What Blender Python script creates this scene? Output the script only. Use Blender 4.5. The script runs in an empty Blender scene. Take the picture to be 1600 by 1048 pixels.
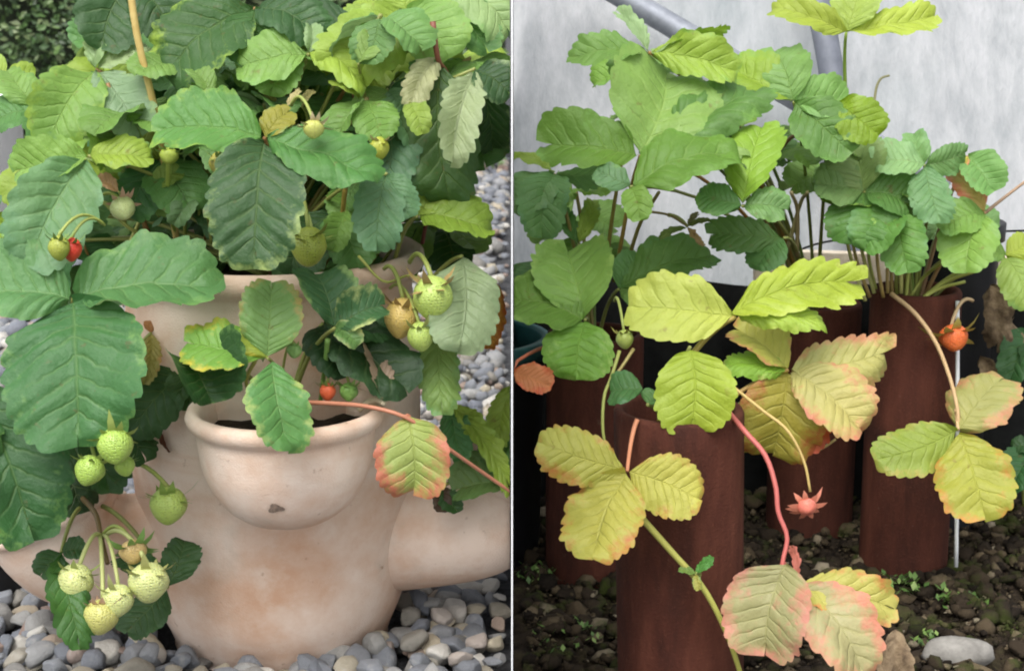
import bpy, bmesh, math, random
from mathutils import Vector, Matrix, noise

# ------------------------------------------------------------------ camera, world, sun, exposure
S = bpy.context.scene
COL = S.collection
rnd = random.Random(7)
H, PITCH, FPX = 0.55, math.radians(13), 2600.0          # camera height, downward pitch, focal length in 1600-px frame
CAM = Vector((0, 0, H))
cd = bpy.data.cameras.new('camera'); cam = bpy.data.objects.new('camera', cd); COL.objects.link(cam)
cam.location = CAM; cam.rotation_euler = (math.pi / 2 - PITCH, 0, 0)
cd.sensor_width = 36; cd.lens = 36 * FPX / 1600; cd.clip_start = 0.05; cd.clip_end = 300
cd.dof.use_dof = True; cd.dof.focus_distance = 1.24; cd.dof.aperture_fstop = 20
S.camera = cam

SUN_EL, SUN_AZ = math.radians(58), math.radians(200)      # azimuth from +Y towards +X: high, behind the camera to the left
w = bpy.data.worlds.new('World'); S.world = w; w.use_nodes = True
wn, wl = w.node_tree.nodes, w.node_tree.links
for n in list(wn): wn.remove(n)
wo = wn.new('ShaderNodeOutputWorld'); wb = wn.new('ShaderNodeBackground'); ws = wn.new('ShaderNodeTexSky')
wh = wn.new('ShaderNodeHueSaturation')
ws.sky_type = 'NISHITA'; ws.sun_disc = False; ws.sun_elevation = SUN_EL; ws.sun_rotation = SUN_AZ
ws.dust_density = 4.0; ws.air_density = 1.0; ws.ozone_density = 1.0
wh.inputs['Saturation'].default_value = 0.22              # overcast: a nearly colourless sky
wl.new(ws.outputs[0], wh.inputs['Color']); wl.new(wh.outputs[0], wb.inputs[0]); wl.new(wb.outputs[0], wo.inputs[0])
wb.inputs[1].default_value = 0.15
sd = bpy.data.lights.new('sun', 'SUN'); sun = bpy.data.objects.new('sun', sd); COL.objects.link(sun)
sd.energy = 1.0; sd.angle = math.radians(40); sd.color = (1.0, 0.97, 0.92)
sv = Vector((math.sin(SUN_AZ) * math.cos(SUN_EL), math.cos(SUN_AZ) * math.cos(SUN_EL), math.sin(SUN_EL)))
sun.rotation_euler = sv.to_track_quat('Z', 'Y').to_euler(); sun.location = (0, 0, 5)
vs = S.view_settings
vs.view_transform = 'Standard'; vs.look = 'None'; vs.gamma = 1; vs.use_curve_mapping = False
vs.exposure = 1.06
S.cycles.filter_width = 2.0
S.cycles.max_bounces = 6; S.cycles.transparent_max_bounces = 6

# ------------------------------------------------------------------ helpers
FWD = Vector((0, math.cos(PITCH), -math.sin(PITCH))); UP = Vector((0, math.sin(PITCH), math.cos(PITCH))); RT = Vector((1, 0, 0))

def at(px, py, Y):
    """the world point that stands at distance Y from the camera on the line of sight of photo pixel (px, py)"""
    d = FWD * FPX + RT * (px - 800) + UP * (524 - py)
    return CAM + d * (Y / d.y)

def mpp(p):
    return (p - CAM).dot(FWD) / FPX                        # metres per photo pixel at p

def lin(c):
    return tuple(((v / 255) / 12.92 if v / 255 <= 0.04045 else ((v / 255 + 0.055) / 1.055) ** 2.4) for v in c)

def thing(name, loc, label, cat, group=None):
    o = bpy.data.objects.new(name, None); COL.objects.link(o)
    o.empty_display_size = 0.02; o.location = loc
    o['label'] = label; o['category'] = cat
    if group: o['group'] = group
    return o

def root_loc(o):
    v = Vector((0, 0, 0))
    while o is not None:
        v += o.location; o = o.parent
    return v

SIDE = 0   # -1: keep left of the partition, +1: keep right of it
GAP = 0.0016
def clampx(v):
    if SIDE < 0 and v.x > -GAP: v = Vector((-GAP - 0.0004 * (v.x + GAP), v.y, v.z))
    if SIDE > 0 and v.x < GAP: v = Vector((GAP - 0.0004 * (v.x - GAP), v.y, v.z))
    return v

def mesh(name, verts, faces, mat, parent=None, smooth=True, attrs=None, loc=None):
    """one mesh object from world-space vertices"""
    base = root_loc(parent) if parent is not None else Vector((0, 0, 0))
    if loc is not None: base = base + (Vector(loc) - base)
    me = bpy.data.meshes.new(name)
    me.from_pydata([tuple(clampx(Vector(v)) - base) for v in verts], [], faces)
    if smooth: me.polygons.foreach_set('use_smooth', [True] * len(me.polygons))
    for an, (kind, data) in (attrs or {}).items():
        a = me.attributes.new(an, kind, 'POINT')
        flat = [x for d in data for x in d]
        a.data.foreach_set('color' if kind == 'FLOAT_COLOR' else 'vector', flat)
    me.materials.append(mat)
    o = bpy.data.objects.new(name, me); COL.objects.link(o)
    if parent is not None:
        o.parent = parent
        if loc is not None: o.location = Vector(loc) - root_loc(parent)
    elif loc is not None: o.location = loc
    return o

def tag(o, label=None, cat=None, group=None, kind=None):
    if label: o['label'] = label
    if cat: o['category'] = cat
    if group: o['group'] = group
    if kind: o['kind'] = kind
    return o

def tube_data(pts, rads, sides=7, caps=True):
    V, F = [], []
    n = len(pts); pts = [Vector(p) for p in pts]
    ref = Vector((0.31, 0.22, 0.93)); prev = None
    for i, p in enumerate(pts):
        t = (pts[min(i + 1, n - 1)] - pts[max(i - 1, 0)]).normalized()
        if prev is None:
            a = t.cross(ref)
            if a.length < 1e-3: a = t.cross(Vector((1, 0, 0)))
            a.normalize()
        else:
            a = (prev - t * prev.dot(t)).normalized()
        prev = a; b = t.cross(a)
        r = rads[i] if isinstance(rads, (list, tuple)) else rads
        for k in range(sides):
            an = 2 * math.pi * k / sides
            V.append(p + a * (r * math.cos(an)) + b * (r * math.sin(an)))
    for i in range(n - 1):
        for k in range(sides):
            F.append((i * sides + k, i * sides + (k + 1) % sides, (i + 1) * sides + (k + 1) % sides, (i + 1) * sides + k))
    if caps:
        F.append(tuple(range(sides))[::-1]); F.append(tuple((n - 1) * sides + k for k in range(sides)))
    return V, F

def spline(ctrl, n=14):
    """Catmull-Rom through the control points"""
    c = [Vector(p) for p in ctrl]
    if len(c) == 2: return [c[0].lerp(c[1], i / (n - 1)) for i in range(n)]
    c = [c[0] * 2 - c[1]] + c + [c[-1] * 2 - c[-2]]
    out = []; seg = len(c) - 3
    for i in range(n):
        u = i / (n - 1) * seg; k = min(int(u), seg - 1); t = u - k
        p0, p1, p2, p3 = c[k:k + 4]
        out.append(0.5 * ((2 * p1) + (p2 - p0) * t + (2 * p0 - 5 * p1 + 4 * p2 - p3) * t * t + (3 * p1 - p0 - 3 * p2 + p3) * t ** 3))
    return out

def bez(a, b, c, n=12):
    return [a.lerp(b, t).lerp(b.lerp(c, t), t) for t in [i / (n - 1) for i in range(n)]]

# ------------------------------------------------------------------ materials
class NT:
    def __init__(self, name):
        self.m = bpy.data.materials.new(name); self.m.use_nodes = True
        self.t = self.m.node_tree; self.n = self.t.nodes; self.l = self.t.links
        self.bsdf = self.n['Principled BSDF']; self.out = self.n['Material Output']
    def node(self, kind, **kw):
        o = self.n.new(kind)
        for k, v in kw.items():
            if hasattr(o, k) and k not in o.inputs: setattr(o, k, v)
            else: o.inputs[k].default_value = v
        return o
    def link(self, a, b): self.l.new(a, b)
    def noise(self, scale, detail=4, rough=0.6, vec=None):
        o = self.node('ShaderNodeTexNoise'); o.inputs['Scale'].default_value = scale
        o.inputs['Detail'].default_value = detail; o.inputs['Roughness'].default_value = rough
        if vec is not None: self.link(vec, o.inputs['Vector'])
        return o.outputs[0]
    def obj(self): return self.node('ShaderNodeTexCoord').outputs['Object']
    def geo_pos(self): return self.node('ShaderNodeNewGeometry').outputs['Position']
    def ramp(self, fac, stops):
        o = self.node('ShaderNodeValToRGB'); e = o.color_ramp.elements
        while len(e) < len(stops): e.new(0.5)
        for i, (p, c) in enumerate(stops):
            e[i].position = p; e[i].color = tuple(c) + (1,) if len(c) == 3 else c
        self.link(fac, o.inputs[0]); return o.outputs[0]
    def mix(self, f, a, b, mode='MIX'):
        o = self.node('ShaderNodeMix', data_type='RGBA', blend_type=mode)
        for sock, v in ((o.inputs[0], f), (o.inputs[6], a), (o.inputs[7], b)):
            if hasattr(v, 'is_linked'): self.link(v, sock)
            else: sock.default_value = v if isinstance(v, float) else tuple(v) + (1,)
        return o.outputs[2]
    def math(self, op, a, b=0.0, clamp=False):
        o = self.node('ShaderNodeMath', operation=op, use_clamp=clamp)
        for s, v in ((o.inputs[0], a), (o.inputs[1], b)):
            if hasattr(v, 'is_linked'): self.link(v, s)
            else: s.default_value = v
        return o.outputs[0]
    def bump(self, h, strength=0.3, dist=0.002):
        o = self.node('ShaderNodeBump'); o.inputs['Strength'].default_value = strength; o.inputs['Distance'].default_value = dist
        self.link(h, o.inputs['Height']); self.link(o.outputs[0], self.bsdf.inputs['Normal']); return o.outputs[0]
    def color(self, c):
        if hasattr(c, 'is_linked'): self.link(c, self.bsdf.inputs['Base Color'])
        else: self.bsdf.inputs['Base Color'].default_value = tuple(c) + (1,)
    def rough(self, v):
        if hasattr(v, 'is_linked'): self.link(v, self.bsdf.inputs['Roughness'])
        else: self.bsdf.inputs['Roughness'].default_value = v

def m_leaf():
    t = NT('strawberry_leaf')
    base = t.node('ShaderNodeAttribute', attribute_name='lc'); edge = t.node('ShaderNodeAttribute', attribute_name='ec')
    lp = t.node('ShaderNodeAttribute', attribute_name='lp')
    sx = t.node('ShaderNodeSeparateXYZ'); t.link(lp.outputs['Vector'], sx.inputs[0])
    u, v, e = sx.outputs                                     # along rows (vein phase), across 0..1, distance to margin 0..1
    pos = t.obj()
    n1 = t.noise(45, 5, 0.6, pos); n2 = t.noise(320, 3, 0.6, pos); n3 = t.noise(14, 3, 0.5, pos)
    # margin discolouration: strength in the edge colour's alpha
    m = t.math('ADD', e, t.math('MULTIPLY', t.math('SUBTRACT', t.math('ADD', t.math('MULTIPLY', n1, 0.6), t.math('MULTIPLY', t.noise(160, 4, 0.7, pos), 0.4)), 0.5), 3.4))
    m = t.math('SUBTRACT', edge.outputs['Alpha'], m)
    m = t.math('MULTIPLY', m, 1.7, True)
    # veins: thin pale lines at every tooth and the midrib
    ph = t.math('FRACT', t.math('ADD', u, t.math('MULTIPLY', t.math('SUBTRACT', t.noise(70, 2, 0.5, pos), 0.5), 0.7)))
    vl = t.math('ABSOLUTE', t.math('SUBTRACT', ph, 0.5))
    vl = t.math('SUBTRACT', 1.0, t.math('MULTIPLY', vl, 7.0), True)
    vl = t.math('MULTIPLY', vl, t.math('SUBTRACT', 1.0, v, True))
    mr = t.math('SUBTRACT', 1.0, t.math('MULTIPLY', v, 24.0), True)
    vein = t.math('MAXIMUM', vl, mr)
    c = t.mix(m, base.outputs['Color'], edge.outputs['Color'])
    c = t.mix(t.math('MULTIPLY', t.math('SUBTRACT', n3, 0.35), 1.1, True), c, t.mix(1.0, c, (1.22, 1.10, 0.78), 'MULTIPLY'))
    c = t.mix(t.math('MULTIPLY', n1, 0.6), c, t.mix(1.0, c, (0.5, 0.55, 0.5), 'MULTIPLY'))
    c = t.mix(t.math('MULTIPLY', vein, 0.36), c, t.mix(0.35, t.mix(1.0, c, (1.5, 1.45, 1.3), 'MULTIPLY'), (0.42, 0.5, 0.2)))
    c = t.mix(t.math('MULTIPLY', t.math('SUBTRACT', n2, 0.55), 1.2, True), c, t.mix(1.0, c, (0.74, 0.76, 0.7), 'MULTIPLY'))
    # brown necrotic specks
    sp = t.math('MULTIPLY', t.math('SUBTRACT', t.noise(130, 2, 0.5, pos), 0.67), 9.0, True)
    c = t.mix(t.math('MULTIPLY', sp, 0.4), c, (0.16, 0.07, 0.025))
    back = t.node('ShaderNodeNewGeometry').outputs['Backfacing']
    pale = t.mix(0.5, c, (0.30, 0.40, 0.24))
    c = t.mix(back, c, pale)
    t.color(c)
    t.rough(t.math('ADD', 0.40, t.math('MULTIPLY', n1, 0.35)))
    t.bsdf.inputs['Specular IOR Level'].default_value = 0.55
    hgt = t.math('SUBTRACT', t.math('MULTIPLY', n2, 0.25), vein)
    n4 = t.noise(170, 3, 0.6, pos)
    bp = t.bump(t.math('ADD', hgt, t.math('ADD', t.math('MULTIPLY', n1, 1.2), t.math('MULTIPLY', n4, 1.1))), 0.55, 0.0018)
    tr = t.node('ShaderNodeBsdfTranslucent'); t.link(t.mix(1.0, c, (1.12, 1.12, 0.82), 'MULTIPLY'), tr.inputs[0]); t.link(bp, tr.inputs['Normal'])
    mx = t.node('ShaderNodeMixShader'); mx.inputs[0].default_value = 0.34
    t.link(t.bsdf.outputs[0], mx.inputs[1]); t.link(tr.outputs[0], mx.inputs[2]); t.link(mx.outputs[0], t.out.inputs[0])
    return t.m

def m_stem():
    t = NT('stem')
    base = t.node('ShaderNodeAttribute', attribute_name='lc')
    n = t.noise(60, 3, 0.6, t.obj())
    t.color(t.mix(t.math('MULTIPLY', n, 0.8), base.outputs['Color'], t.mix(1.0, base.outputs['Color'], (0.6, 0.5, 0.4), 'MULTIPLY')))
    t.rough(0.55); t.bsdf.inputs['Subsurface Weight'].default_value = 0.0
    t.bump(t.noise(900, 2, 0.6, t.obj()), 0.25, 0.0006)
    return t.m

def m_berry():
    t = NT('berry_skin')
    base = t.node('ShaderNodeAttribute', attribute_name='lc')
    lp = t.node('ShaderNodeAttribute', attribute_name='lp')   # unit-sphere position
    vo = t.node('ShaderNodeTexVoronoi'); vo.inputs['Scale'].default_value = 6.4; vo.inputs['Randomness'].default_value = 0.45
    t.link(lp.outputs['Vector'], vo.inputs['Vector'])
    d = vo.outputs['Distance']
    seed = t.math('SUBTRACT', 1.0, t.math('MULTIPLY', d, 4.2), True)
    n = t.noise(2.2, 3, 0.6, lp.outputs['Vector'])
    c = t.mix(t.math('MULTIPLY', t.math('SUBTRACT', n, 0.35), 1.8, True), base.outputs['Color'], t.mix(1.0, base.outputs['Color'], (1.15, 1.15, 1.1), 'MULTIPLY'))
    c = t.mix(t.math('MULTIPLY', seed, 0.7), c, t.mix(1.0, base.outputs['Color'], (0.55, 0.5, 0.3), 'MULTIPLY'))
    t.color(c); t.rough(0.42)
    t.bsdf.inputs['Subsurface Weight'].default_value = 0.25; t.bsdf.inputs['Subsurface Radius'].default_value = (0.004, 0.003, 0.001)
    t.bump(t.math('MINIMUM', t.math('MULTIPLY', d, 2.2), 1.0), 0.65, 0.0014)
    return t.m

def m_terracotta():
    t = NT('weathered_terracotta'); p = t.geo_pos()
    n1 = t.noise(9, 6, 0.65, p); n2 = t.noise(38, 5, 0.6, p); n3 = t.noise(700, 2, 0.6, p)
    mp = t.node('ShaderNodeMapping'); mp.inputs['Scale'].default_value = (3, 3, 22); t.link(p, mp.inputs[0])
    band = t.noise(2.0, 3, 0.6, mp.outputs[0])
    c = t.ramp(n1, [(0.35, (0.57, 0.355, 0.24)), (0.47, (0.64, 0.465, 0.36)), (0.59, (0.72, 0.59, 0.50))])
    c = t.mix(t.math('MULTIPLY', t.math('SUBTRACT', n2, 0.52), 3.2, True), c, (0.70, 0.58, 0.49))
    c = t.mix(t.math('MULTIPLY', t.math('SUBTRACT', band, 0.56), 3.0, True), c, (0.60, 0.39, 0.27))
    c = t.mix(t.math('MULTIPLY', t.math('SUBTRACT', t.noise(120, 3, 0.5, p), 0.70), 7.0, True), c, (0.30, 0.17, 0.11))
    c = t.mix(t.math('MULTIPLY', t.math('SUBTRACT', t.noise(17, 5, 0.6, p), 0.60), 3.0, True), c, (0.46, 0.40, 0.33))
    t.color(c); t.rough(0.9); t.bsdf.inputs['Specular IOR Level'].default_value = 0.2
    t.bump(t.math('ADD', t.math('MULTIPLY', n3, 0.9), t.math('ADD', n2, t.math('MULTIPLY', band, 0.5))), 0.28, 0.003)
    return t.m

def m_simple(name, c1, c2, scale, rough, bump=0.2, bscale=None, dist=0.002, spec=0.3, metal=0.0, c3=None):
    t = NT(name); p = t.geo_pos()
    n = t.noise(scale, 5, 0.65, p)
    stops = [(0.32, c1), (0.68, c2)] if c3 is None else [(0.3, c1), (0.52, c2), (0.72, c3)]
    t.color(t.ramp(n, stops)); t.rough(rough); t.bsdf.inputs['Specular IOR Level'].default_value = spec; t.bsdf.inputs['Metallic'].default_value = metal
    if bump: t.bump(t.noise(bscale or scale * 4, 4, 0.65, p), bump, dist)
    return t.m

def m_stone(name, island):
    t = NT(name)
    r = t.node('ShaderNodeNewGeometry').outputs['Random Per Island'] if island else t.node('ShaderNodeObjectInfo').outputs['Random']
    c = t.ramp(r, [(0.0, lin((98, 102, 110))), (0.2, lin((134, 137, 142))), (0.36, lin((114, 118, 127))), (0.5, lin((158, 157, 154))),
                   (0.62, lin((122, 120, 116))), (0.74, lin((178, 168, 146))), (0.83, lin((140, 118, 108))), (0.92, lin((196, 192, 184)))])
    p = t.geo_pos()
    n = t.noise(130, 5, 0.7, p)
    c = t.mix(t.math('MULTIPLY', n, 0.7), c, t.mix(1.0, c, (0.6, 0.6, 0.6), 'MULTIPLY'))
    c = t.mix(t.math('MULTIPLY', t.math('SUBTRACT', t.noise(60, 3, 0.6, p), 0.6), 3.0, True), c, (0.42, 0.40, 0.36))
    t.color(c); t.rough(0.85); t.bump(t.math('ADD', t.noise(400, 4, 0.7, p), t.noise(90, 3, 0.6, p)), 0.7, 0.002)
    return t.m

M_LEAF, M_STEM, M_BERRY, M_TERRA = m_leaf(), m_stem(), m_berry(), m_terracotta()
M_STONE, M_STONES = m_stone('river_stone', False), m_stone('river_stone_mass', True)
def m_rust():
    t = NT('rusty_clay_pipe'); p = t.geo_pos()
    mp = t.node('ShaderNodeMapping'); mp.inputs['Scale'].default_value = (1, 1, 0.22); t.link(p, mp.inputs[0])
    n1 = t.noise(30, 5, 0.7, mp.outputs[0]); n2 = t.noise(420, 3, 0.6, p)
    c = t.ramp(n1, [(0.30, lin((52, 28, 22))), (0.50, lin((76, 41, 31))), (0.70, lin((96, 55, 42)))])
    c = t.mix(t.math('MULTIPLY', t.math('SUBTRACT', n2, 0.56), 1.8, True), c, lin((110, 66, 50)))
    c = t.mix(t.math('MULTIPLY', t.math('SUBTRACT', t.noise(95, 4, 0.7, p), 0.66), 4.0, True), c, lin((112, 92, 78)))
    c = t.mix(t.math('MULTIPLY', t.math('SUBTRACT', t.noise(12, 3, 0.6, p), 0.56), 3.0, True), c, lin((46, 30, 26)))
    t.color(c); t.rough(0.85); t.bsdf.inputs['Specular IOR Level'].default_value = 0.2
    t.bump(t.math('ADD', n2, t.math('MULTIPLY', n1, 0.6)), 0.4, 0.0015)
    return t.m
M_RUST = m_rust()
M_SOIL = m_simple('dark_soil', lin((26, 21, 17)), lin((50, 42, 33)), 40, 0.95, 0.9, 190, 0.006, 0.15, 0.0, lin((64, 60, 40)))
M_BED = m_simple('gravel_base', lin((40, 40, 42)), lin((90, 90, 92)), 60, 0.95, 0.8, 140, 0.01)
M_BLACK = m_simple('black_plastic', lin((18, 18, 20)), lin((30, 30, 33)), 30, 0.5, 0.15, 200, 0.001, 0.4)
M_SHADE_CORD = m_simple('shade_and_cord_black', lin((14, 15, 15)), lin((30, 31, 30)), 25, 0.9, 0.5, 600, 0.001, 0.1)  # black for the painted-in shade strip below the cover, and for the cord
M_TEAL = m_simple('teal_plastic', lin((60, 110, 112)), lin((82, 132, 132)), 20, 0.45, 0.1)
M_WHITE = m_simple('white_plastic', lin((226, 228, 230)), lin((240, 241, 242)), 12, 0.5, 0.0)
M_GALV = m_simple('galvanised_tube', lin((120, 124, 132)), lin((158, 162, 170)), 30, 0.45, 0.1, 200, 0.001, 0.5, 0.35)
M_DARKTUBE = m_simple('grey_painted_tube', lin((92, 96, 106)), lin((118, 122, 132)), 30, 0.5, 0.1, 200, 0.001, 0.5, 0.1)
M_CANE = m_simple('dry_cane', lin((178, 150, 84)), lin((206, 186, 122)), 40, 0.6, 0.2)
M_DRY = m_simple('dry_leaf', lin((82, 68, 54)), lin((122, 104, 82)), 90, 0.85, 0.7, 300, 0.003, 0.2, 0.0, lin((150, 132, 106)))
M_BOARD = m_simple('weathered_board', lin((176, 160, 138)), lin((212, 200, 182)), 20, 0.85, 0.4, 120, 0.003)

def m_sheet():
    t = NT('hazy_plastic_sheet'); p = t.geo_pos()
    mp = t.node('ShaderNodeMapping'); mp.inputs['Scale'].default_value = (26, 26, 3.2); t.link(p, mp.inputs[0])
    st = t.noise(1.6, 6, 0.7, mp.outputs[0]); fine = t.noise(5.5, 5, 0.7, mp.outputs[0]); big = t.noise(3.2, 4, 0.55, p)
    c = t.ramp(st, [(0.30, lin((170, 174, 177))), (0.55, lin((198, 200, 202))), (0.75, lin((214, 214, 217)))])
    c = t.mix(t.math('MULTIPLY', t.math('SUBTRACT', fine, 0.5), 1.0, True), c, lin((152, 160, 166)))
    c = t.mix(t.math('MULTIPLY', t.math('SUBTRACT', big, 0.45), 2.2, True), c, lin((164, 176, 178)))
    t.color(c); t.rough(0.42); t.bsdf.inputs['Specular IOR Level'].default_value = 0.35
    bp = t.bump(t.math('ADD', st, t.math('MULTIPLY', fine, 0.4)), 0.35, 0.01)
    tr = t.node('ShaderNodeBsdfTranslucent'); t.link(c, tr.inputs[0]); t.link(bp, tr.inputs['Normal'])
    mx = t.node('ShaderNodeMixShader'); mx.inputs[0].default_value = 0.45
    t.link(t.bsdf.outputs[0], mx.inputs[1]); t.link(tr.outputs[0], mx.inputs[2]); t.link(mx.outputs[0], t.out.inputs[0])
    return t.m
M_SHEET = m_sheet()

def m_hedge():
    t = NT('hedge_leaf')
    r = t.node('ShaderNodeNewGeometry').outputs['Random Per Island']
    c = t.ramp(r, [(0.0, (0.022, 0.045, 0.014)), (0.45, (0.05, 0.105, 0.03)), (0.8, (0.10, 0.17, 0.05)), (1.0, (0.17, 0.21, 0.10))])
    t.color(c); t.rough(0.5)
    return t.m
M_HEDGE = m_hedge()
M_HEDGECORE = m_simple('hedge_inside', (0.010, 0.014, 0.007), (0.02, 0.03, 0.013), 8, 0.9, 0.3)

def m_weed():
    t = NT('weed_leaf'); r = t.node('ShaderNodeNewGeometry').outputs['Random Per Island']
    t.color(t.ramp(r, [(0, (0.04, 0.09, 0.015)), (0.6, (0.09, 0.17, 0.03)), (1, (0.17, 0.24, 0.06))])); t.rough(0.6)
    return t.m
M_WEED = m_weed()

def m_clod(name, island):
    t = NT(name)
    r = t.node('ShaderNodeNewGeometry').outputs['Random Per Island'] if island else t.node('ShaderNodeObjectInfo').outputs['Random']
    c = t.ramp(r, [(0.0, lin((28, 23, 18))), (0.5, lin((50, 42, 33))), (0.80, lin((70, 60, 46))), (0.95, lin((98, 86, 68))), (0.99, lin((136, 126, 108)))])
    p = t.geo_pos()
    c = t.mix(t.math('MULTIPLY', t.math('SUBTRACT', t.noise(28, 4, 0.65, p), 0.50), 5.0, True), c, lin((52, 62, 22)))
    t.color(c); t.rough(0.95); t.bump(t.noise(420, 4, 0.7, p), 0.7, 0.002); t.bsdf.inputs['Specular IOR Level'].default_value = 0.15
    return t.m
M_CLOD, M_CLODS = m_clod('soil_clod', False), m_clod('soil_clod_mass', True)

# ------------------------------------------------------------------ the setting: ground, gravel, soil
def sheet(name, x0, x1, y0, y1, z, mat, kind='structure'):
    o = mesh(name, [(x0, y0, z), (x1, y0, z), (x1, y1, z), (x0, y1, z)], [(0, 1, 2, 3)], mat, smooth=False)
    o['kind'] = kind; return o
sheet('ground', -60, 60, -20, 100, -0.060, M_BED)
gravel = sheet('gravel', -9, -0.0008, 0.2, 9, -0.016, M_BED)

def stone_mesh(seed, sub, rough=0.0, cuts=10):
    bm = bmesh.new(); bmesh.ops.create_icosphere(bm, subdivisions=sub, radius=1)
    r = random.Random(seed); off = Vector((r.uniform(-9, 9), r.uniform(-9, 9), r.uniform(-9, 9)))
    planes = []
    for _ in range(cuts):
        d = Vector((r.gauss(0, 1), r.gauss(0, 1), r.gauss(0, 1))).normalized(); planes.append((d, r.uniform(0.50, 0.84)))
    for v in bm.verts:
        p = v.co * (1 + 0.22 * noise.noise(v.co * 1.1 + off) + rough * noise.noise(v.co * 2.6 + off) + rough * 0.6 * noise.noise(v.co * 6 + off))
        for d, h in planes:
            e = p.dot(d) - h
            if e > 0: p -= d * e * 0.98
        v.co = p
    V = [v.co.copy() for v in bm.verts]; bm.verts.ensure_lookup_table()
    F = [tuple(v.index for v in f.verts) for f in bm.faces]; bm.free()
    return V, F

def stone_xf(r, big=1.0):
    s = r.uniform(0.0085, 0.0160) * big
    m = Matrix.Rotation(r.uniform(0, 6.28), 4, 'Z') @ Matrix.Rotation(r.gauss(0, 0.35), 4, 'X') @ Matrix.Rotation(r.gauss(0, 0.35), 4, 'Y')
    return m @ Matrix.Diagonal((s * r.uniform(0.95, 1.45), s * r.uniform(0.8, 1.1), s * r.uniform(0.55, 0.85), 1))

POT = Vector((-0.193, 1.308, 0))
def px_of(p):
    d = p - CAM; f = d.dot(FWD)
    return 800 + FPX * d.x / f, 524 - FPX * d.dot(UP) / f

stones_hi = [stone_mesh(i, 3) for i in range(10)]
stones_mid = [stone_mesh(50 + i, 2) for i in range(8)]
stones_lo = [stone_mesh(100 + i, 1) for i in range(6)]
hi_me = []
for k, (V, F) in enumerate(stones_hi):
    me = bpy.data.meshes.new('stone'); me.from_pydata(V, [], F); me.materials.append(M_STONE)
    me.polygons.foreach_set('use_smooth', [True] * len(F)); hi_me.append(me)
cand = []
r = random.Random(3)
y = 1.0
while y < 4.6:
    st = 0.0185 if y < 2.2 else 0.026
    x = -0.55 - 0.25 * y
    while x < -0.006:
        for lay in range(2 if y < 2.2 else 1):
            p = Vector((x + r.uniform(-1, 1) * st * 0.42, y + r.uniform(-1, 1) * st * 0.42, 0.004 + lay * 0.010 * r.random() + r.uniform(-0.007, 0.005)))
            if lay and r.random() < 0.55: continue
            if (p - POT).xy.length < 0.099 or p.x > -0.009: continue
            cand.append((p, stone_xf(r, (1.0 if y < 2.2 else 1.3) if p.x < -0.02 else 0.75)))
        x += st
    y += st
def shown(p):
    px, py = px_of(p)
    if not (-20 < px < 800 and py < 1075): return None
    if 255 < px < 625 and p.y > 1.27: return None
    if px < 262 and p.y > 1.36: return None
    if px < 700 and p.y > 1.50: return None
    return p.y
order = sorted((shown(p), i) for i, (p, m) in enumerate(cand) if shown(p) is not None)[:300]
chosen = {i for _, i in order}
for i in sorted(chosen):
    p, m = cand[i]
    o = bpy.data.objects.new('stone', hi_me[i % 10]); COL.objects.link(o); o.parent = gravel
    o.matrix_local = Matrix.Translation(p) @ m
V, F = [], []
for i, (p, m) in enumerate(cand):
    if i in chosen: continue
    sv_, sf_ = stones_mid[i % 8] if p.y < 1.62 else stones_lo[i % 6]
    b = len(V); V.extend(p + (m @ q) for q in sv_); F.extend(tuple(b + k for k in f) for f in sf_)
o = mesh('loose_stones', V, F, M_STONES, gravel); o['kind'] = 'stuff'

# soil bed, rough
nx, ny = 130, 130
V, F = [], []
for j in range(ny + 1):
    for i in range(nx + 1):
        x = 0.0012 + 0.85 * i / nx; y_ = 1.0 + 0.85 * j / ny
        q = Vector((x, y_, 0))
        z = 0.014 * noise.noise(q * 14) + 0.008 * noise.noise(q * 45) + 0.004 * noise.noise(q * 120)
        V.append((x, y_, z - 0.004))
for j in range(ny):
    for i in range(nx):
        a = j * (nx + 1) + i; F.append((a, a + 1, a + nx + 2, a + nx + 1))
soil = tag(mesh('soil', V, F, M_SOIL), kind='structure')
o = sheet('garden_soil', 0.0012, 9, 0.2, 9, -0.030, M_SOIL)
clod_me = []; crumbs = [stone_mesh(700 + i, 1, 0.5) for i in range(6)]
for k in range(6):
    Vc, Fc = stone_mesh(500 + k, 3, 0.6)
    me = bpy.data.meshes.new('clod'); me.from_pydata(Vc, [], Fc); me.materials.append(M_CLOD); me.polygons.foreach_set('use_smooth', [True] * len(Fc)); clod_me.append(me)
V, F = [], []; nclod = 0
for i in range(15000):
    p = Vector((r.uniform(0.012, 0.62), r.uniform(1.12, 1.75), 0))
    p.z = 0.014 * noise.noise(p * 14) + 0.003 * r.random()
    s = 0.0012 + 0.0100 * r.random() ** 6
    m = stone_xf(r) @ Matrix.Scale(s / 0.0115, 4)
    px, py = px_of(p)
    if s > 0.0062 and nclod < 160 and 805 < px < 1600 and py < 1060 and p.y < 1.55:
        o = bpy.data.objects.new('clod', clod_me[i % 6]); COL.objects.link(o); o.parent = soil
        o.matrix_local = Matrix.Translation(p) @ m; nclod += 1
    else:
        Vc, Fc = crumbs[i % 6]; b = len(V); V.extend(p + (m @ q) for q in Vc); F.extend(tuple(b + k for k in f) for f in Fc)
o = mesh('loose_soil', V, F, M_CLODS, soil); o['kind'] = 'stuff'

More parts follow.
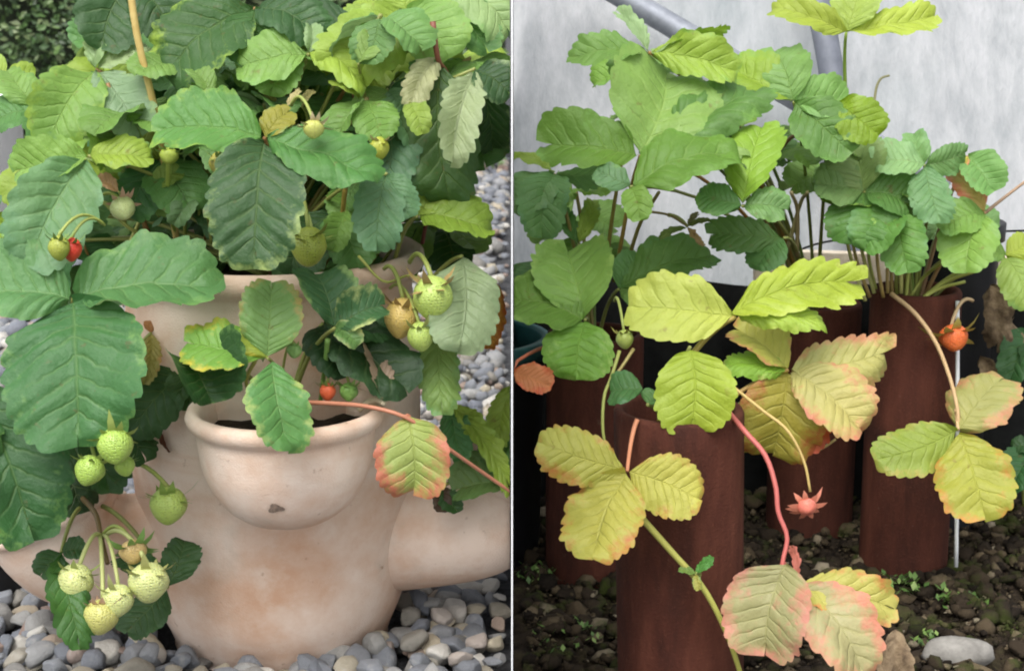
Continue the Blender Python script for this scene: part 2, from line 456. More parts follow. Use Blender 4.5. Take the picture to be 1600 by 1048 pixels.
# ------------------------------------------------------------------ partition, tunnel wall, hedge
def box(name, x0, x1, y0, y1, z0, z1, mat, parent=None):
    v = [(x, yy, z) for z in (z0, z1) for yy in (y0, y1) for x in (x0, x1)]
    f = [(0, 2, 3, 1), (4, 5, 7, 6), (0, 1, 5, 4), (2, 6, 7, 3), (0, 4, 6, 2), (1, 3, 7, 5)]
    return mesh(name, v, f, mat, parent, smooth=False)
tag(box('seam_sheet', -0.0004, 0.0004, 0.93, 1.80, -0.02, 0.60, M_WHITE), 'added thin white sheet on edge, drawing the seam line between gravel and soil', 'seam_divider')  # added sheet, seen edge-on, drawn as the seam between the two halves

SIDE = 1
tun = thing('plastic_tunnel', (0.6, 1.66, 0), 'hazy translucent plastic tunnel wall on grey tubes behind the clay pipes', 'polytunnel')
V, F = [], []; nx, nz = 90, 50
def sheet_y(x, z):
    return 1.665 + 0.30 * z + 0.10 * z * z + 0.004 * math.sin(x * 21 + z * 3) + 0.003 * math.sin(x * 47 + z * 5 + 1) + 0.010 * noise.noise(Vector((x * 5, z * 2.2, 3)))
for j in range(nz + 1):
    for i in range(nx + 1):
        x = 0.0018 + 2.2 * i / nx; z = 0.16 + 1.5 * j / nz
        V.append((x, sheet_y(x, z), z))
for j in range(nz):
    for i in range(nx):
        a = j * (nx + 1) + i; F.append((a, a + 1, a + nx + 2, a + nx + 1))
mesh('plastic_cover', V, F, M_SHEET, tun)
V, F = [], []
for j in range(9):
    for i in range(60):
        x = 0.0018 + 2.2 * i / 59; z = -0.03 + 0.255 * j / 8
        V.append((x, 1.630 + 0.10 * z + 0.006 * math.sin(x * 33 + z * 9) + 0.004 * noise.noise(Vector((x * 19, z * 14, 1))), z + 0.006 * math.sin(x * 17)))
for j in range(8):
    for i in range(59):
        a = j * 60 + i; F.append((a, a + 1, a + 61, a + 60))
mesh('shade_backing', V, F, M_SHADE_CORD, tun)  # added dark strip standing in for the shade below the plastic cover
def tube(name, ctrl, rad, mat, parent, n=14, sides=7, col=None, taper=1.0):
    pts = spline(ctrl, n)
    rads = [rad * (1 + (taper - 1) * i / (n - 1)) for i in range(n)]
    Vt, Ft = tube_data(pts, rads, sides)
    at_ = {'lc': ('FLOAT_COLOR', [tuple(lin(col)) + (1,)] * len(Vt))} if col else None
    return mesh(name, Vt, Ft, mat, parent, attrs=at_)
tube('frame_tube', [at(880, -60, 1.77), at(985, 2, 1.77), at(1165, 108, 1.75), at(1330, 205, 1.73), at(1480, 292, 1.71)], 0.0125, M_GALV, tun, 20, 14)
tube('frame_tube', [at(1255, -90, 1.80), at(1286, 40, 1.77), at(1305, 150, 1.75), at(1330, 300, 1.72), at(1352, 430, 1.69)], 0.0135, M_DARKTUBE, tun, 16, 14)
tube('tension_cord', [at(1225, 402, 1.655), at(1290, 378, 1.655), at(1420, 366, 1.655), at(1620, 360, 1.655)], 0.0012, M_SHADE_CORD, tun, 16, 6)
mesh('base_board', *(lambda a, b, c, d: ([a, b, c, d] + [q + Vector((0, 0.016, 0)) for q in (a, b, c, d)],
     [(0, 1, 2, 3), (4, 7, 6, 5), (0, 4, 5, 1), (1, 5, 6, 2), (2, 6, 7, 3), (3, 7, 4, 0)]))(at(1180, 440, 1.60), at(1700, 452, 1.60), at(1700, 408, 1.60), at(1180, 392, 1.60)), M_BOARD, tun, smooth=False)

SIDE = -1
hedge = thing('hedge', (-1.5, 4.75, 0), 'dark leafy hedge behind the gravel at the top of the picture', 'hedge')
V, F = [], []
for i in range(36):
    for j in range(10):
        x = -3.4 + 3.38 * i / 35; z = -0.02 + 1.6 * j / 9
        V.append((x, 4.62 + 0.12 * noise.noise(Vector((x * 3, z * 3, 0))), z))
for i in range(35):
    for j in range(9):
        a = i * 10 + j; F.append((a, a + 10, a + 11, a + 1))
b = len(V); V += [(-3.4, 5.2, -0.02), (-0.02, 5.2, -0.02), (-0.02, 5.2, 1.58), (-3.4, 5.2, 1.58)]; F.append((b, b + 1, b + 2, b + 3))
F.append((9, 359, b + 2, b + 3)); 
mesh('inner_branches', V, F, M_HEDGECORE, hedge)
V, F = [], []; r = random.Random(12)
for i in range(22000):
    x = r.uniform(-2.2, -0.03); z = 0.02 + r.random() ** 1.3 * 1.2
    clump = noise.noise(Vector((x * 4, z * 4, 7)))
    yy = 4.58 - 0.16 * max(0, clump + 0.2) * 1.6 - 0.08 * r.random() ** 2 - (0.22 * r.random() if z < 0.14 else 0) + 0.10 * noise.noise(Vector((x * 3, z * 3, 0)))
    if clump < -0.22 and r.random() < 0.75: continue
    s = r.uniform(0.012, 0.028)
    d = Vector((r.gauss(0, 1), r.gauss(-0.6, 0.6), r.gauss(-0.1, 0.7))).normalized()
    n_ = Vector((r.gauss(0, 0.6), -0.8, r.gauss(0.6, 0.5))); sdir = d.cross(n_)
    if sdir.length < 1e-3: continue
    sdir.normalize(); nn = sdir.cross(d)
    p = Vector((x, yy, z)); b = len(V)
    V += [p, p + d * s * 0.55 + sdir * s * 0.34 + nn * s * 0.12, p + d * s * 1.2, p + d * s * 0.55 - sdir * s * 0.34 + nn * s * 0.12]
    F += [(b, b + 1, b + 2), (b, b + 2, b + 3)]
o = mesh('foliage', V, F, M_HEDGE, hedge, smooth=False); o['kind'] = 'stuff'

# ------------------------------------------------------------------ lathe objects
def lathe(prof, c, segs=56, lean=(0, 0), wob=0.0, seed=0):
    V, F = [], []
    for i, (rr, z) in enumerate(prof):
        for k in range(segs):
            a = 2 * math.pi * k / segs
            q = rr * (1 + wob * noise.noise(Vector((math.cos(a) * 1.3 + seed, math.sin(a) * 1.3, z * 9))))
            V.append((c.x + q * math.cos(a) + lean[0] * z, c.y + q * math.sin(a) + lean[1] * z, c.z + z))
    for i in range(len(prof) - 1):
        for k in range(segs):
            F.append((i * segs + k, i * segs + (k + 1) % segs, (i + 1) * segs + (k + 1) % segs, (i + 1) * segs + k))
    return V, F

def smoothprof(p, n=40):
    out = spline([Vector((a, 0, b)) for a, b in p], n); return [(max(q.x, 0.0004), q.z) for q in out]

def soil_cap(name, c, rad, z, parent, lean=(0, 0), seed=0):
    V = [(c.x + lean[0] * z, c.y + lean[1] * z, z)]; F = []
    rings, sg = 7, 28
    for i in range(1, rings + 1):
        for k in range(sg):
            a = 2 * math.pi * k / sg; rr = rad * i / rings
            q = Vector((c.x + rr * math.cos(a), c.y + rr * math.sin(a), 0))
            V.append((q.x + lean[0] * z, q.y + lean[1] * z, z + 0.006 * noise.noise(q * 60 + Vector((0, 0, seed)))))
    for k in range(sg): F.append((0, 1 + k, 1 + (k + 1) % sg))
    for i in range(rings - 1):
        for k in range(sg):
            a = 1 + i * sg + k; b = 1 + i * sg + (k + 1) % sg; F.append((a, a + sg, b + sg, b))
    return mesh(name, V, F, M_SOIL, parent)

# strawberry planter
pot = thing('strawberry_planter', POT, 'pale terracotta strawberry planter with bulging side pockets on the grey gravel', 'planter')
body = [(0.001, 0.003), (0.081, -0.008), (0.0875, -0.005), (0.0935, 0.010), (0.1025, 0.032), (0.109, 0.065), (0.113, 0.11), (0.117, 0.16), (0.118, 0.20), (0.117, 0.25), (0.113, 0.285), (0.113, 0.297)]
prof = smoothprof(body, 60) + [(0.1145, 0.300), (0.121, 0.304), (0.1235, 0.310), (0.1225, 0.317), (0.118, 0.320), (0.112, 0.319), (0.1075, 0.314), (0.106, 0.300), (0.106, 0.26), (0.09, 0.25)]
mesh('body', *lathe(prof, POT, 72, wob=0.012), M_TERRA, pot)
soil_cap('potting_soil', POT, 0.108, 0.288, pot)
# front pocket: a round cup let into the body
fp = at(445, 646, 1.166); FPZ = fp.z
FC = Vector((fp.x, 1.168, 0))
cup = [(0.006, FPZ - 0.084), (0.030, FPZ - 0.079), (0.049, FPZ - 0.064), (0.0605, FPZ - 0.042), (0.0645, FPZ - 0.020), (0.0645, FPZ - 0.011)]
prof = [(0.0005, FPZ - 0.085)] + smoothprof(cup, 26) + [(0.0655, FPZ - 0.009), (0.0705, FPZ - 0.006), (0.0725, FPZ), (0.0705, FPZ + 0.005), (0.066, FPZ + 0.006), (0.0615, FPZ + 0.002), (0.059, FPZ - 0.012), (0.058, FPZ - 0.04)]
mesh('pocket', *lathe(prof, FC, 64, wob=0.012, seed=4), M_TERRA, pot)
soil_cap('potting_soil', FC, 0.0595, FPZ - 0.012, pot, seed=3)
# small drain knob hole on the cup
def side_pocket(sgn, seed, fwd, ext=1.0, dz=0.0):
    pts = [(0.06, 0.080, 0.056), (0.095, 0.080, 0.052), (0.12, 0.081, 0.0495), (0.142, 0.084, 0.049), (0.160, 0.090, 0.0505), (0.174, 0.099, 0.052), (0.184, 0.111, 0.0535), (0.190, 0.124, 0.0545)]
    c = spline([Vector((a * (1 + (ext - 1) * min(1, max(0, (a - 0.06) / 0.1))), z + dz, rr)) for a, z, rr in pts], 26)
    P = [Vector((POT.x + sgn * q.x * math.cos(fwd), POT.y - q.x * math.sin(fwd), q.y)) for q in c]; R = [q.z for q in c]
    tdir = (P[-1] - P[-2]).normalized()
    for k, (dz, dr) in enumerate([(0.002, 0.004), (0.006, 0.0055), (0.010, 0.003), (0.011, -0.002), (0.008, -0.006), (-0.004, -0.008), (-0.02, -0.010)]):
        P.append(P[25] + tdir * dz); R.append(R[25] + dr)
    V, F = [], []; sg = 44
    side = Vector((-math.sin(fwd) * sgn, -math.cos(fwd), 0))
    ax = None
    for i, p in enumerate(P):
        t = (P[min(i + 1, 25)] - P[max(i - 1, 0)]).normalized() if i < 25 else tdir
        if i >= 25: t = tdir
        u2 = t.cross(side).normalized()
        for k in range(sg):
            a = 2 * math.pi * k / sg
            V.append(p + side * R[i] * math.cos(a) + u2 * R[i] * math.sin(a))
    for i in range(len(P) - 1):
        for k in range(sg): F.append((i * sg + k, i * sg + (k + 1) % sg, (i + 1) * sg + (k + 1) % sg, (i + 1) * sg + k))
    mesh('pocket', V, F, M_TERRA, pot)
    c = P[25] - tdir * 0.012; Vs = [c]; Fs = []
    for k in range(28):
        a = 2 * math.pi * k / 28; Vs.append(c + side * 0.0455 * math.cos(a) + tdir.cross(side) * 0.0455 * math.sin(a)); Fs.append((0, 1 + k, 1 + (k + 1) % 28))
    mesh('potting_soil', Vs, Fs, M_SOIL, pot)
    return c
LC = side_pocket(-1, 1, 0.32, 0.95, -0.006); RC = side_pocket(1, 2, 0.05, 1.0, 0.006)

# pipes on the right
SIDE = 1
def pipe(pxc, Y, rad, top, label, lean=(0, 0), seed=0, base_py=800):
    c0 = at(pxc, base_py, Y); c = Vector((c0.x - lean[0] * c0.z, Y, -0.012))
    t = thing('clay_pipe', (c.x, c.y, 0), label, 'pipe', 'rust brown clay pipes standing in the soil')
    pr = [(rad, 0.0)] + [(rad, top * i / 12) for i in range(1, 12)] + [(rad, top - 0.003), (rad - 0.0015, top), (rad - 0.0055, top), (rad - 0.007, top - 0.003), (rad - 0.007, top - 0.06)]
    mesh('pipe_wall', *lathe(pr, c, 48, lean, 0.010, seed), M_RUST, t)
    cc = Vector((c.x, c.y, 0)); soil_cap('potting_soil', cc, rad - 0.006, top - 0.040, t, lean, seed)
    return t, Vector((c.x + lean[0] * top, c.y + lean[1] * top, top - 0.045))
P1, C1 = pipe(1062, 1.125, 0.0455, 0.252, 'rust brown clay pipe in front, under the large yellow-green leaf', (-0.03, -0.02), 1, 850)
P2, C2 = pipe(1420, 1.455, 0.0400, 0.268, 'rust brown clay pipe with a pale runner hanging down it', (0.0, 0.02), 2, 700)
P3, C3 = pipe(928, 1.430, 0.0430, 0.235, 'half hidden rust brown clay pipe behind the front pipe', (0.0, 0.0), 3, 700)
P4, C4 = pipe(1268, 1.560, 0.0420, 0.235, 'dark rust brown clay pipe in the shade between two others', (0.0, 0.0), 4, 700)
# black pot behind
def round_pot(name, c, r0, r1, h, mat, label, rim=None):
    t = thing(name, (c.x, c.y, 0), label, 'pot')
    pr = [(r0 * 0.98, 0.0), (r0, 0.004)] + [(r0 + (r1 - r0) * i / 8, h * i / 8) for i in range(1, 8)]
    mesh('pot_wall', *lathe(pr + [(r1, h - 0.016)], Vector((c.x, c.y, -0.01)), 48), mat, t)
    mesh('rim', *lathe([(r1 - 0.001, h - 0.018), (r1 + 0.004, h - 0.017), (r1 + 0.0045, h - 0.001), (r1 + 0.003, h), (r1 - 0.002, h), (r1 - 0.003, h - 0.004), (r1 - 0.006, h - 0.06)], Vector((c.x, c.y, -0.01)), 48), rim or mat, t)
    soil_cap('potting_soil', Vector((c.x, c.y, 0)), r1 - 0.006, h - 0.055, t)
    return t
cb = at(1473, 560, 1.575)
round_pot('plant_pot', Vector((cb.x, 1.558, 0)), 0.036, 0.042, 0.312, M_BLACK, 'narrow black plastic pot behind the pipe with the pale runner')
ct = at(852, 560, 1.50)
round_pot('plant_pot', Vector((ct.x - 0.075, 1.50, 0)), 0.070, 0.075, 0.215, M_BLACK, 'black plastic tub with teal rim beside the white sheet', M_TEAL)

# ------------------------------------------------------------------ leaves
GREEN = (86, 140, 76); DEEP = (62, 118, 68); DARK = (46, 88, 44); BLUE = (92, 140, 98); LIME = (140, 178, 70); LIGHT = (118, 166, 84)
YEL = (186, 196, 84); YELG = (158, 188, 74); PALE = (184, 186, 134); PINKY = (178, 150, 108); RED = (196, 84, 54); ORANGE = (206, 130, 58); PINK = (214, 128, 104)

def leaflet_geo(B, T, width, nrm, rs, curl=0.5, fold=0.25, cup=0.0, teeth=10, tooth=0.036, pleat=0.006, round_=0.44, cross=0.12, warp=0.09):
    """a toothed, pleated strawberry leaflet from base B to tip T; width in metres; nrm: the upper side"""
    L = (T - B).length; ex = (T - B) / L
    n0 = (nrm - ex * nrm.dot(ex)).normalized(); ey = n0.cross(ex)
    hw = width * 0.5 / L
    n = teeth * 4; m = 7
    pL, pR = rs.uniform(0.92, 1.08), rs.uniform(0.92, 1.08)
    ph = [rs.uniform(0, 6.28) for _ in range(6)]; bend = rs.uniform(-0.07, 0.07)
    ob = rs.uniform(0.98, 1.22); th = curl; edge_roll = (rs.uniform(-0.6, 1.8), rs.uniform(-0.6, 1.8))
    pk = [rs.uniform(0.1, 1.7) for _ in range(12)]; tk = [rs.uniform(0.55, 1.3) for _ in range(24)]
    def surf(X, W, t, q, s):
        # local height: fold, quilted pleats between veins, wave
        z = fold * abs(W) - cross * W * W / max(hw, 0.2)
        k = (t * teeth) % 1.0
        env = math.sin(math.pi * min(1, q * 0.92)) * min(1, t * 4) * min(1, (1 - t) * 6)
        z += pleat * pk[int(t * teeth) % 12] * (-math.cos(2 * math.pi * k)) * env
        z += 0.042 * noise.noise(Vector((X * 4.5 + ph[3] * 9, W * 4.5 + ph[4] * 9, 0))) + 0.012 * noise.noise(Vector((X * 13 + ph[3] * 9, W * 13 + ph[4] * 9, 5)))
        z += warp * (0.5 * math.sin(3.1 * X + ph[0] + s * 1.3) * q + 0.35 * math.sin(7 * X + ph[1] + s) * q * q + 0.25 * math.sin(11 * W + ph[2]) * X)
        z += cup * (W * W) * 2
        z += 0.030 * q ** 3 * math.sin(17 * X + ph[5] + 2.0 * s) - 0.05 * q ** 4 * edge_roll[0 if s > 0 else 1]
        # bend along the midrib
        if abs(th) > 1e-3:
            Rr = 1 / th; a = X * th
            return ((Rr + z) * math.sin(a), W + bend * math.sin(math.pi * X), (Rr + z) * math.cos(a) - Rr)
        return (X, W + bend * math.sin(math.pi * X), z)
    pts, lps, F = [], [], []
    tip = surf(1, 0, 1, 0, 1); a0 = math.atan2(tip[2], tip[0]); l0 = math.hypot(tip[0], tip[2])
    ca, sa = math.cos(-a0) / l0, math.sin(-a0) / l0
    idx = {}
    for s in (1, -1):
        pw = pL if s > 0 else pR
        for i in range(n + 1):
            t = i / n
            XM = 0.62 * (1 - math.cos(math.pi * t)) / 2 + 0.38 * t
            e1 = 1.15 if t < 0.5 else round_
            Wm = hw * pw * math.sin(math.pi * t ** ob) ** (e1 + (0.62 - e1) * (0 if t < 0.5 else 0.0))
            if t < 0.5: Wm = hw * pw * (math.sin(math.pi * t ** ob) ** (0.62 + 0.55 * (1 - 2 * t)))
            else: Wm = hw * pw * (math.sin(math.pi * t ** ob) ** (0.62 + (round_ - 0.62) * (2 * t - 1)))
            Xc = 0.86 * XM ** 1.75
            k = i % 4; saw = (0.0, 0.55, 0.95, 0.85)[k] if 0.14 < t < 0.985 else 0.0
            saw *= (min(1, (t - 0.10) * 5) if t > 0.10 else 0) * tk[(i // 4 + (12 if s > 0 else 0)) % 24]
            for j in range(m + 1):
                q = j / m
                if j == 0 and s < 0: idx[(s, i, 0)] = idx[(1, i, 0)]; continue
                X = Xc + (XM - Xc) * q ** 0.9; W = Wm * q
                if j >= m - 1:
                    f = 1.0 if j == m else 0.35
                    W += tooth * saw * f * (0.9 if t < 0.8 else 0.5); X += tooth * saw * f * (0.35 if t < 0.6 else 0.75)
                a, bb, c = surf(X, W * s, t, q, s)
                a, c = a * ca - c * sa, a * sa + c * ca
                idx[(s, i, j)] = len(pts)
                pts.append(B + ex * (a * L) + ey * (bb * L) + n0 * (c * L))
                lps.append((t * teeth + 0.5, q, min(1 - q, 1.0) + 0.25 * max(0, 0.35 - t)))
        for i in range(n):
            for j in range(m):
                A, Bq, Cq, D = idx[(s, i, j)], idx[(s, i + 1, j)], idx[(s, i + 1, j + 1)], idx[(s, i, j + 1)]
                f = (A, Bq, Cq, D) if s > 0 else (A, D, Cq, Bq)
                F.append(f)
    return pts, F, lps

def add_leaflet(parent, B, T, width, nrm, col, edge, es, rs, under=False, **kw):
    V, F, LP = leaflet_geo(B, T, width, nrm, rs, **kw)
    if under: F = [f[::-1] for f in F]
    g_ = col[1] > col[0] and col[1] > col[2]
    j = lambda c, k: tuple(max(0.002, v * k * f) for v, f in zip(lin(c), (1.15, 0.98, 0.90) if g_ else (0.97, 0.95, 1.12)))
    br = rs.uniform(0.88, 1.12)
    at_ = {'lc': ('FLOAT_COLOR', [j(col, br) + (1,)] * len(V)), 'ec': ('FLOAT_COLOR', [tuple(lin(edge)) + (es,)] * len(V)), 'lp': ('FLOAT_VECTOR', LP)}
    return mesh('leaflet', V, F, M_LEAF, parent, attrs=at_)

LSEED = [0]
def leaf(plant, J, tips, col=GREEN, edge=None, es=0.12, stem=None, scol=(140, 150, 80), srad=0.0016, **common):
    """a compound leaf: petiole mesh carrying its leaflets. J = (px, py, Y); tips = [(px, py, width px, {options})]"""
    LSEED[0] += 1; rs = random.Random(LSEED[0] * 17 + 5)
    edge = edge or tuple(int(c * 0.9 + 22) for c in col)
    Jw = at(*J)
    crown = plant['_crown'] if stem is None else stem
    if isinstance(crown, tuple) or not hasattr(crown, 'x'): crown = Vector(crown)
    d = Jw - crown
    mid = crown.lerp(Jw, 0.55) + Vector((-0.12 * d.x + rs.uniform(-.006, .006), -0.12 * d.y + 0.01, 0.16 * d.length))
    pts = bez(crown, mid, Jw, 12)
    V, F = tube_data(pts, [srad * (1.25 - 0.4 * i / 11) for i in range(12)], 6)
    lf = mesh('leaf', V, F, M_STEM, plant, attrs={'lc': ('FLOAT_COLOR', [tuple(lin(scol)) + (1,)] * len(V))})
    for tp in tips:
        o = dict(common); o.update(tp[3] if len(tp) > 3 else {})
        px, py, wpx = tp[:3]
        vx, vy = px - J[0], py - J[1]
        ln = math.hypot(vx, vy); L = ln * mpp(Jw)
        dy = o.pop('dy', -0.75 * L * (vy / max(ln, 1)))
        T = at(px, py, J[2] + dy)
        Bp = o.pop('base', None)
        B = at(*Bp) if Bp else Jw.lerp(T, 0.03)
        ex = (T - B).normalized(); vw = (CAM - (B + T) / 2).normalized()
        n0 = (vw - ex * vw.dot(ex)).normalized()
        roll = o.pop('roll', None)
        if roll is None:
            lat = abs(ex.x); best = 1
            q1 = Matrix.Rotation(0.4, 3, ex) @ n0; q2 = Matrix.Rotation(-0.4, 3, ex) @ n0
            best = 1 if q1.z > q2.z else -1
            rl = best * (0.72 * lat + rs.uniform(-0.2, 0.2))
        else: rl = math.radians(roll)
        nrm = Matrix.Rotation(rl, 3, ex) @ n0
        wid = wpx * mpp((B + T) / 2) / max(0.5, math.cos(rl)) * o.pop('wk', 1.0) * (1 - 0.22 * abs(ex.x))
        o.setdefault('curl', rs.uniform(0.35, 1.2)); o.setdefault('fold', rs.uniform(0.2, 0.6)); o.setdefault('teeth', rs.choice((9, 10, 10, 11)))
        if L < 0.03: o['teeth'] = 7
        add_leaflet(lf, B, T, wid, nrm, o.pop('col', col), o.pop('edge', edge), o.pop('es', es), rs, o.pop('under', False), **o)
    return lf

def filler(plant, J, heading, size, col, rs, droop=0.35, edge=None, es=0.1):
    """a free-standing compound leaf placed in space (not by pixel)"""
    crown = Vector(plant['_crown']); edge = edge or tuple(int(c * 0.9 + 22) for c in col)
    d = J - crown
    pts = bez(crown, crown.lerp(J, 0.5) + Vector((-0.15 * d.x, -0.15 * d.y, 0.15 * d.length)), J, 10)
    V, F = tube_data(pts, 0.0016, 6)
    sc = rs.choice(((140, 150, 78), (150, 140, 84), (120, 146, 70)))
    lf = mesh('leaf', V, F, M_STEM, plant, attrs={'lc': ('FLOAT_COLOR', [tuple(lin(sc)) + (1,)] * len(V))})
    for k in (-1, 0, 1):
        a = heading + k * rs.uniform(1.25, 1.7)
        dn = rs.uniform(droop - 0.25, droop + 0.3)
        ex = Vector((math.cos(a) * math.cos(dn), math.sin(a) * math.cos(dn), -math.sin(dn)))
        L = size * rs.uniform(0.85, 1.1)
        nrm = Vector((rs.gauss(0, 0.25), rs.gauss(-0.25, 0.25), 1))
        add_leaflet(lf, J + ex * 0.003, J + ex * L, L * rs.uniform(0.78, 0.92), nrm, col, edge, es, rs, curl=rs.uniform(0.3, 1.3), fold=rs.uniform(0.15, 0.6), teeth=10)
    return lf

def stalk(plant, ctrl, rad, col, name='flower_stalk', n=14):
    return tube(name, [at(*c) for c in ctrl], rad, M_STEM, plant, n, 7, col, 0.75)

def berry(plant, px, py, Y, rpx, col, length=1.15, axis=(0, 0, -1), stalk_from=None, cal=(126, 160, 84), cal_size=1.3, scol=(150, 165, 84), pinch=0.32, dried=False):
    c = at(px, py, Y); R = rpx * mpp(c); ax = Vector(axis).normalized()
    q = ax.to_track_quat('Z', 'Y').to_matrix()
    V, F, LP = [], [], []; n, sg = 14, 20
    for i in range(n + 1):
        t = i / n; th = math.pi * t
        z = -math.cos(th); rr = math.sin(th) * (1 - pinch * max(0, z) ** 1.2 * 0.9)
        for k in range(sg):
            a = 2 * math.pi * k / sg
            v = Vector((rr * math.cos(a), rr * math.sin(a), z * length))
            v *= 1 + 0.05 * noise.noise(v * 1.5 + Vector((px, py, 0)))
            V.append(c + q @ (v * R)); LP.append((rr * math.cos(a), rr * math.sin(a), z * 1.1))
    for i in range(n):
        for k in range(sg): F.append((i * sg + k, i * sg + (k + 1) % sg, (i + 1) * sg + (k + 1) % sg, (i + 1) * sg + k))
    b = mesh('strawberry', V, F, M_BERRY, plant, attrs={'lc': ('FLOAT_COLOR', [tuple(lin(col)) + (1,)] * len(V)), 'lp': ('FLOAT_VECTOR', LP)})
    # calyx: pointed sepals in two whorls
    rs = random.Random(int(px * 31 + py)); top = c - ax * R * length * 0.93
    V, F = [], []; ns = 11
    for k in range(ns):
        a = 2 * math.pi * k / ns + rs.uniform(-.15, .15); Ls = R * rs.uniform(0.95, 1.35) * cal_size; ws = R * 0.27 * cal_size
        lift = rs.uniform(-0.35, 0.55)
        rd = q @ Vector((math.cos(a), math.sin(a), 0)); td = q @ Vector((-math.sin(a), math.cos(a), 0)); bs = len(V)
        for j in range(5):
            u = j / 4; hgt = -lift * u * u + 0.18 * math.sin(math.pi * u)
            ww = ws * (1 - u) ** 0.6 * (0.65 + 0.7 * u) if u < 1 else 0.0
            p = top + rd * Ls * u + ax * (Ls * (hgt + 0.12))
            V += [p - td * ww, p + td * ww]
        for j in range(4): F.append((bs + 2 * j, bs + 2 * j + 1, bs + 2 * j + 3, bs + 2 * j + 2))
    mesh('calyx', V, F, M_STEM, b, attrs={'lc': ('FLOAT_COLOR', [tuple(lin(cal)) + (1,)] * len(V))})
    if stalk_from is not None:
        s = at(*stalk_from); e = top
        mid = (s + e) / 2 + Vector((0, 0, 0.25 * (s - e).length)) - ax * 0.01
        Vt, Ft = tube_data(bez(s, mid, e, 10), R * 0.09 + 0.0005, 6)
        mesh('flower_stalk', Vt, Ft, M_STEM, plant, attrs={'lc': ('FLOAT_COLOR', [tuple(lin(scol)) + (1,)] * len(Vt))})
    return b

def plant(crown, label):
    t = thing('strawberry_plant', crown, label, 'strawberry plant'); t['_crown'] = tuple(crown); return t

# ================================================================== LEFT: the planter's four plants
SIDE = -1
def on_cup(px, py):
    Y = 1.05
    while Y < 1.25:
        p = at(px, py, Y); rr = (p - FC).xy.length; zs = [q for q in smoothprof(cup, 60) if abs(q[1] - p.z) < 0.0015]
        if zs and rr <= max(q[0] for q in zs): return p + (p - Vector((FC.x, FC.y, FPZ - 0.02))).normalized() * 0.0007
        Y += 0.0005
    return at(px, py, 1.14)
c0 = on_cup(431, 793); V = [c0]; F = []
for ring, k0 in ((0.55, 0), (1.0, 16)):
    for k in range(16):
        a = 2 * math.pi * k / 16; q = ring * (1 + 0.25 * math.sin(3 * a + 1))
        V.append(on_cup(431 + 12 * q * math.cos(a), 793 + 6.5 * q * math.sin(a)))
F = [(0, 1 + k, 1 + (k + 1) % 16) for k in range(16)] + [(1 + k, 17 + k, 17 + (k + 1) % 16, 1 + (k + 1) % 16) for k in range(16)]
mesh('drain_spot', V, F, m_simple('grey_smudge', lin((96, 86, 78)), lin((150, 128, 112)), 400, 0.9, 0.3), pot)

top = plant(POT + Vector((0.0, 0, 0.292)), 'tall bushy strawberry plant growing from the top of the terracotta planter')
lft = plant(LC, 'dark green strawberry plant spilling from the left pocket of the planter')
frt = plant(FC + Vector((0, 0.01, FPZ - 0.012)), 'small strawberry plant with yellow-edged leaves in the front pocket of the planter')
rgt = plant(RC, 'trailing strawberry plant with a reddened leaf at the right pocket of the planter')

# filler leaves of the top plant, behind the placed ones
rs = random.Random(41)
for k in range(58):
    px = rs.uniform(60, 770); py = rs.uniform(10, 400); Y = rs.uniform(1.30, 1.47)
    if px > 700 and py > 230: continue
    J = at(px, py, Y)
    cc = rs.choice((GREEN, DEEP, LIGHT, BLUE, LIME, GREEN, DARK))
    filler(top, J, rs.uniform(-2.9, -0.2), rs.uniform(0.052, 0.068), cc, rs, rs.uniform(0.2, 0.7))
rs = random.Random(58)
for k in range(26):
    px = rs.uniform(30, 770); py = rs.uniform(15, 330); Y = rs.uniform(1.215, 1.29)
    if (px > 690 and py > 200) or (px < 130 and py < 110): continue
    filler(top, at(px, py, Y), rs.uniform(-2.9, -0.2), rs.uniform(0.036, 0.050), rs.choice((LIGHT, (120, 166, 76), (104, 152, 72), LIME, (98, 148, 84))), rs, rs.uniform(0.2, 0.9))
# front and named leaves
leaf(top, (150, 108, 1.26), [(74, 228, 105, {'curl': 0.9}), (147, 46, 34, {'fold': 0.8, 'under': True, 'col': LIGHT}), (222, 214, 82, {'col': BLUE, 'under': True}), (232, 72, 40, {'col': (150, 184, 120), 'under': True})], LIGHT, edge=YELG, scol=(142, 118, 70), es=0.15)
leaf(top, (205, -30, 1.30), [(158, 78, 110, {}), (270, 60, 90, {}), (120, 10, 80, {})], DARK, stem=at(246, 330, 1.33))
leaf(top, (398, 12, 1.27), [(258, 118, 150, {'es': 0.18, 'edge': YELG}), (395, 110, 90, {}), (505, 60, 88, {'col': DARK})], (58, 104, 48), scol=(150, 120, 70))
leaf(top, (482, 84, 1.235), [(368, 108, 92, {'curl': 0.5}), (486, 40, 28, {'under': True, 'fold': 0.9}), (572, 142, 62, {'col': LIME, 'curl': 1.5})], LIGHT)
leaf(top, (636, 18, 1.26), [(516, 112, 122, {'col': LIME}), (702, 92, 110, {'col': LIGHT}), (610, -60, 90, {})], LIME, scol=(146, 116, 66))
leaf(top, (700, -20, 1.29), [(800, 56, 84, {'col': (140, 178, 124)}), (650, 60, 80, {}), (765, 80, 70, {'col': GREEN})], LIGHT)
leaf(top, (413, 216, 1.145), [(236, 206, 112, {'edge': YELG, 'es': 0.14, 'col': (88, 146, 72), 'curl': 0.35}), (396, 420, 140, {'col': (50, 88, 50), 'edge': (150, 170, 104), 'es': 0.10, 'fold': 0.45, 'pleat': 0.013}), (592, 278, 100, {'col': (74, 132, 66), 'edge': (130, 168, 96), 'es': 0.1}), (455, 172, 46, {'col': (142, 150, 52)})], GREEN, scol=(150, 110, 66))
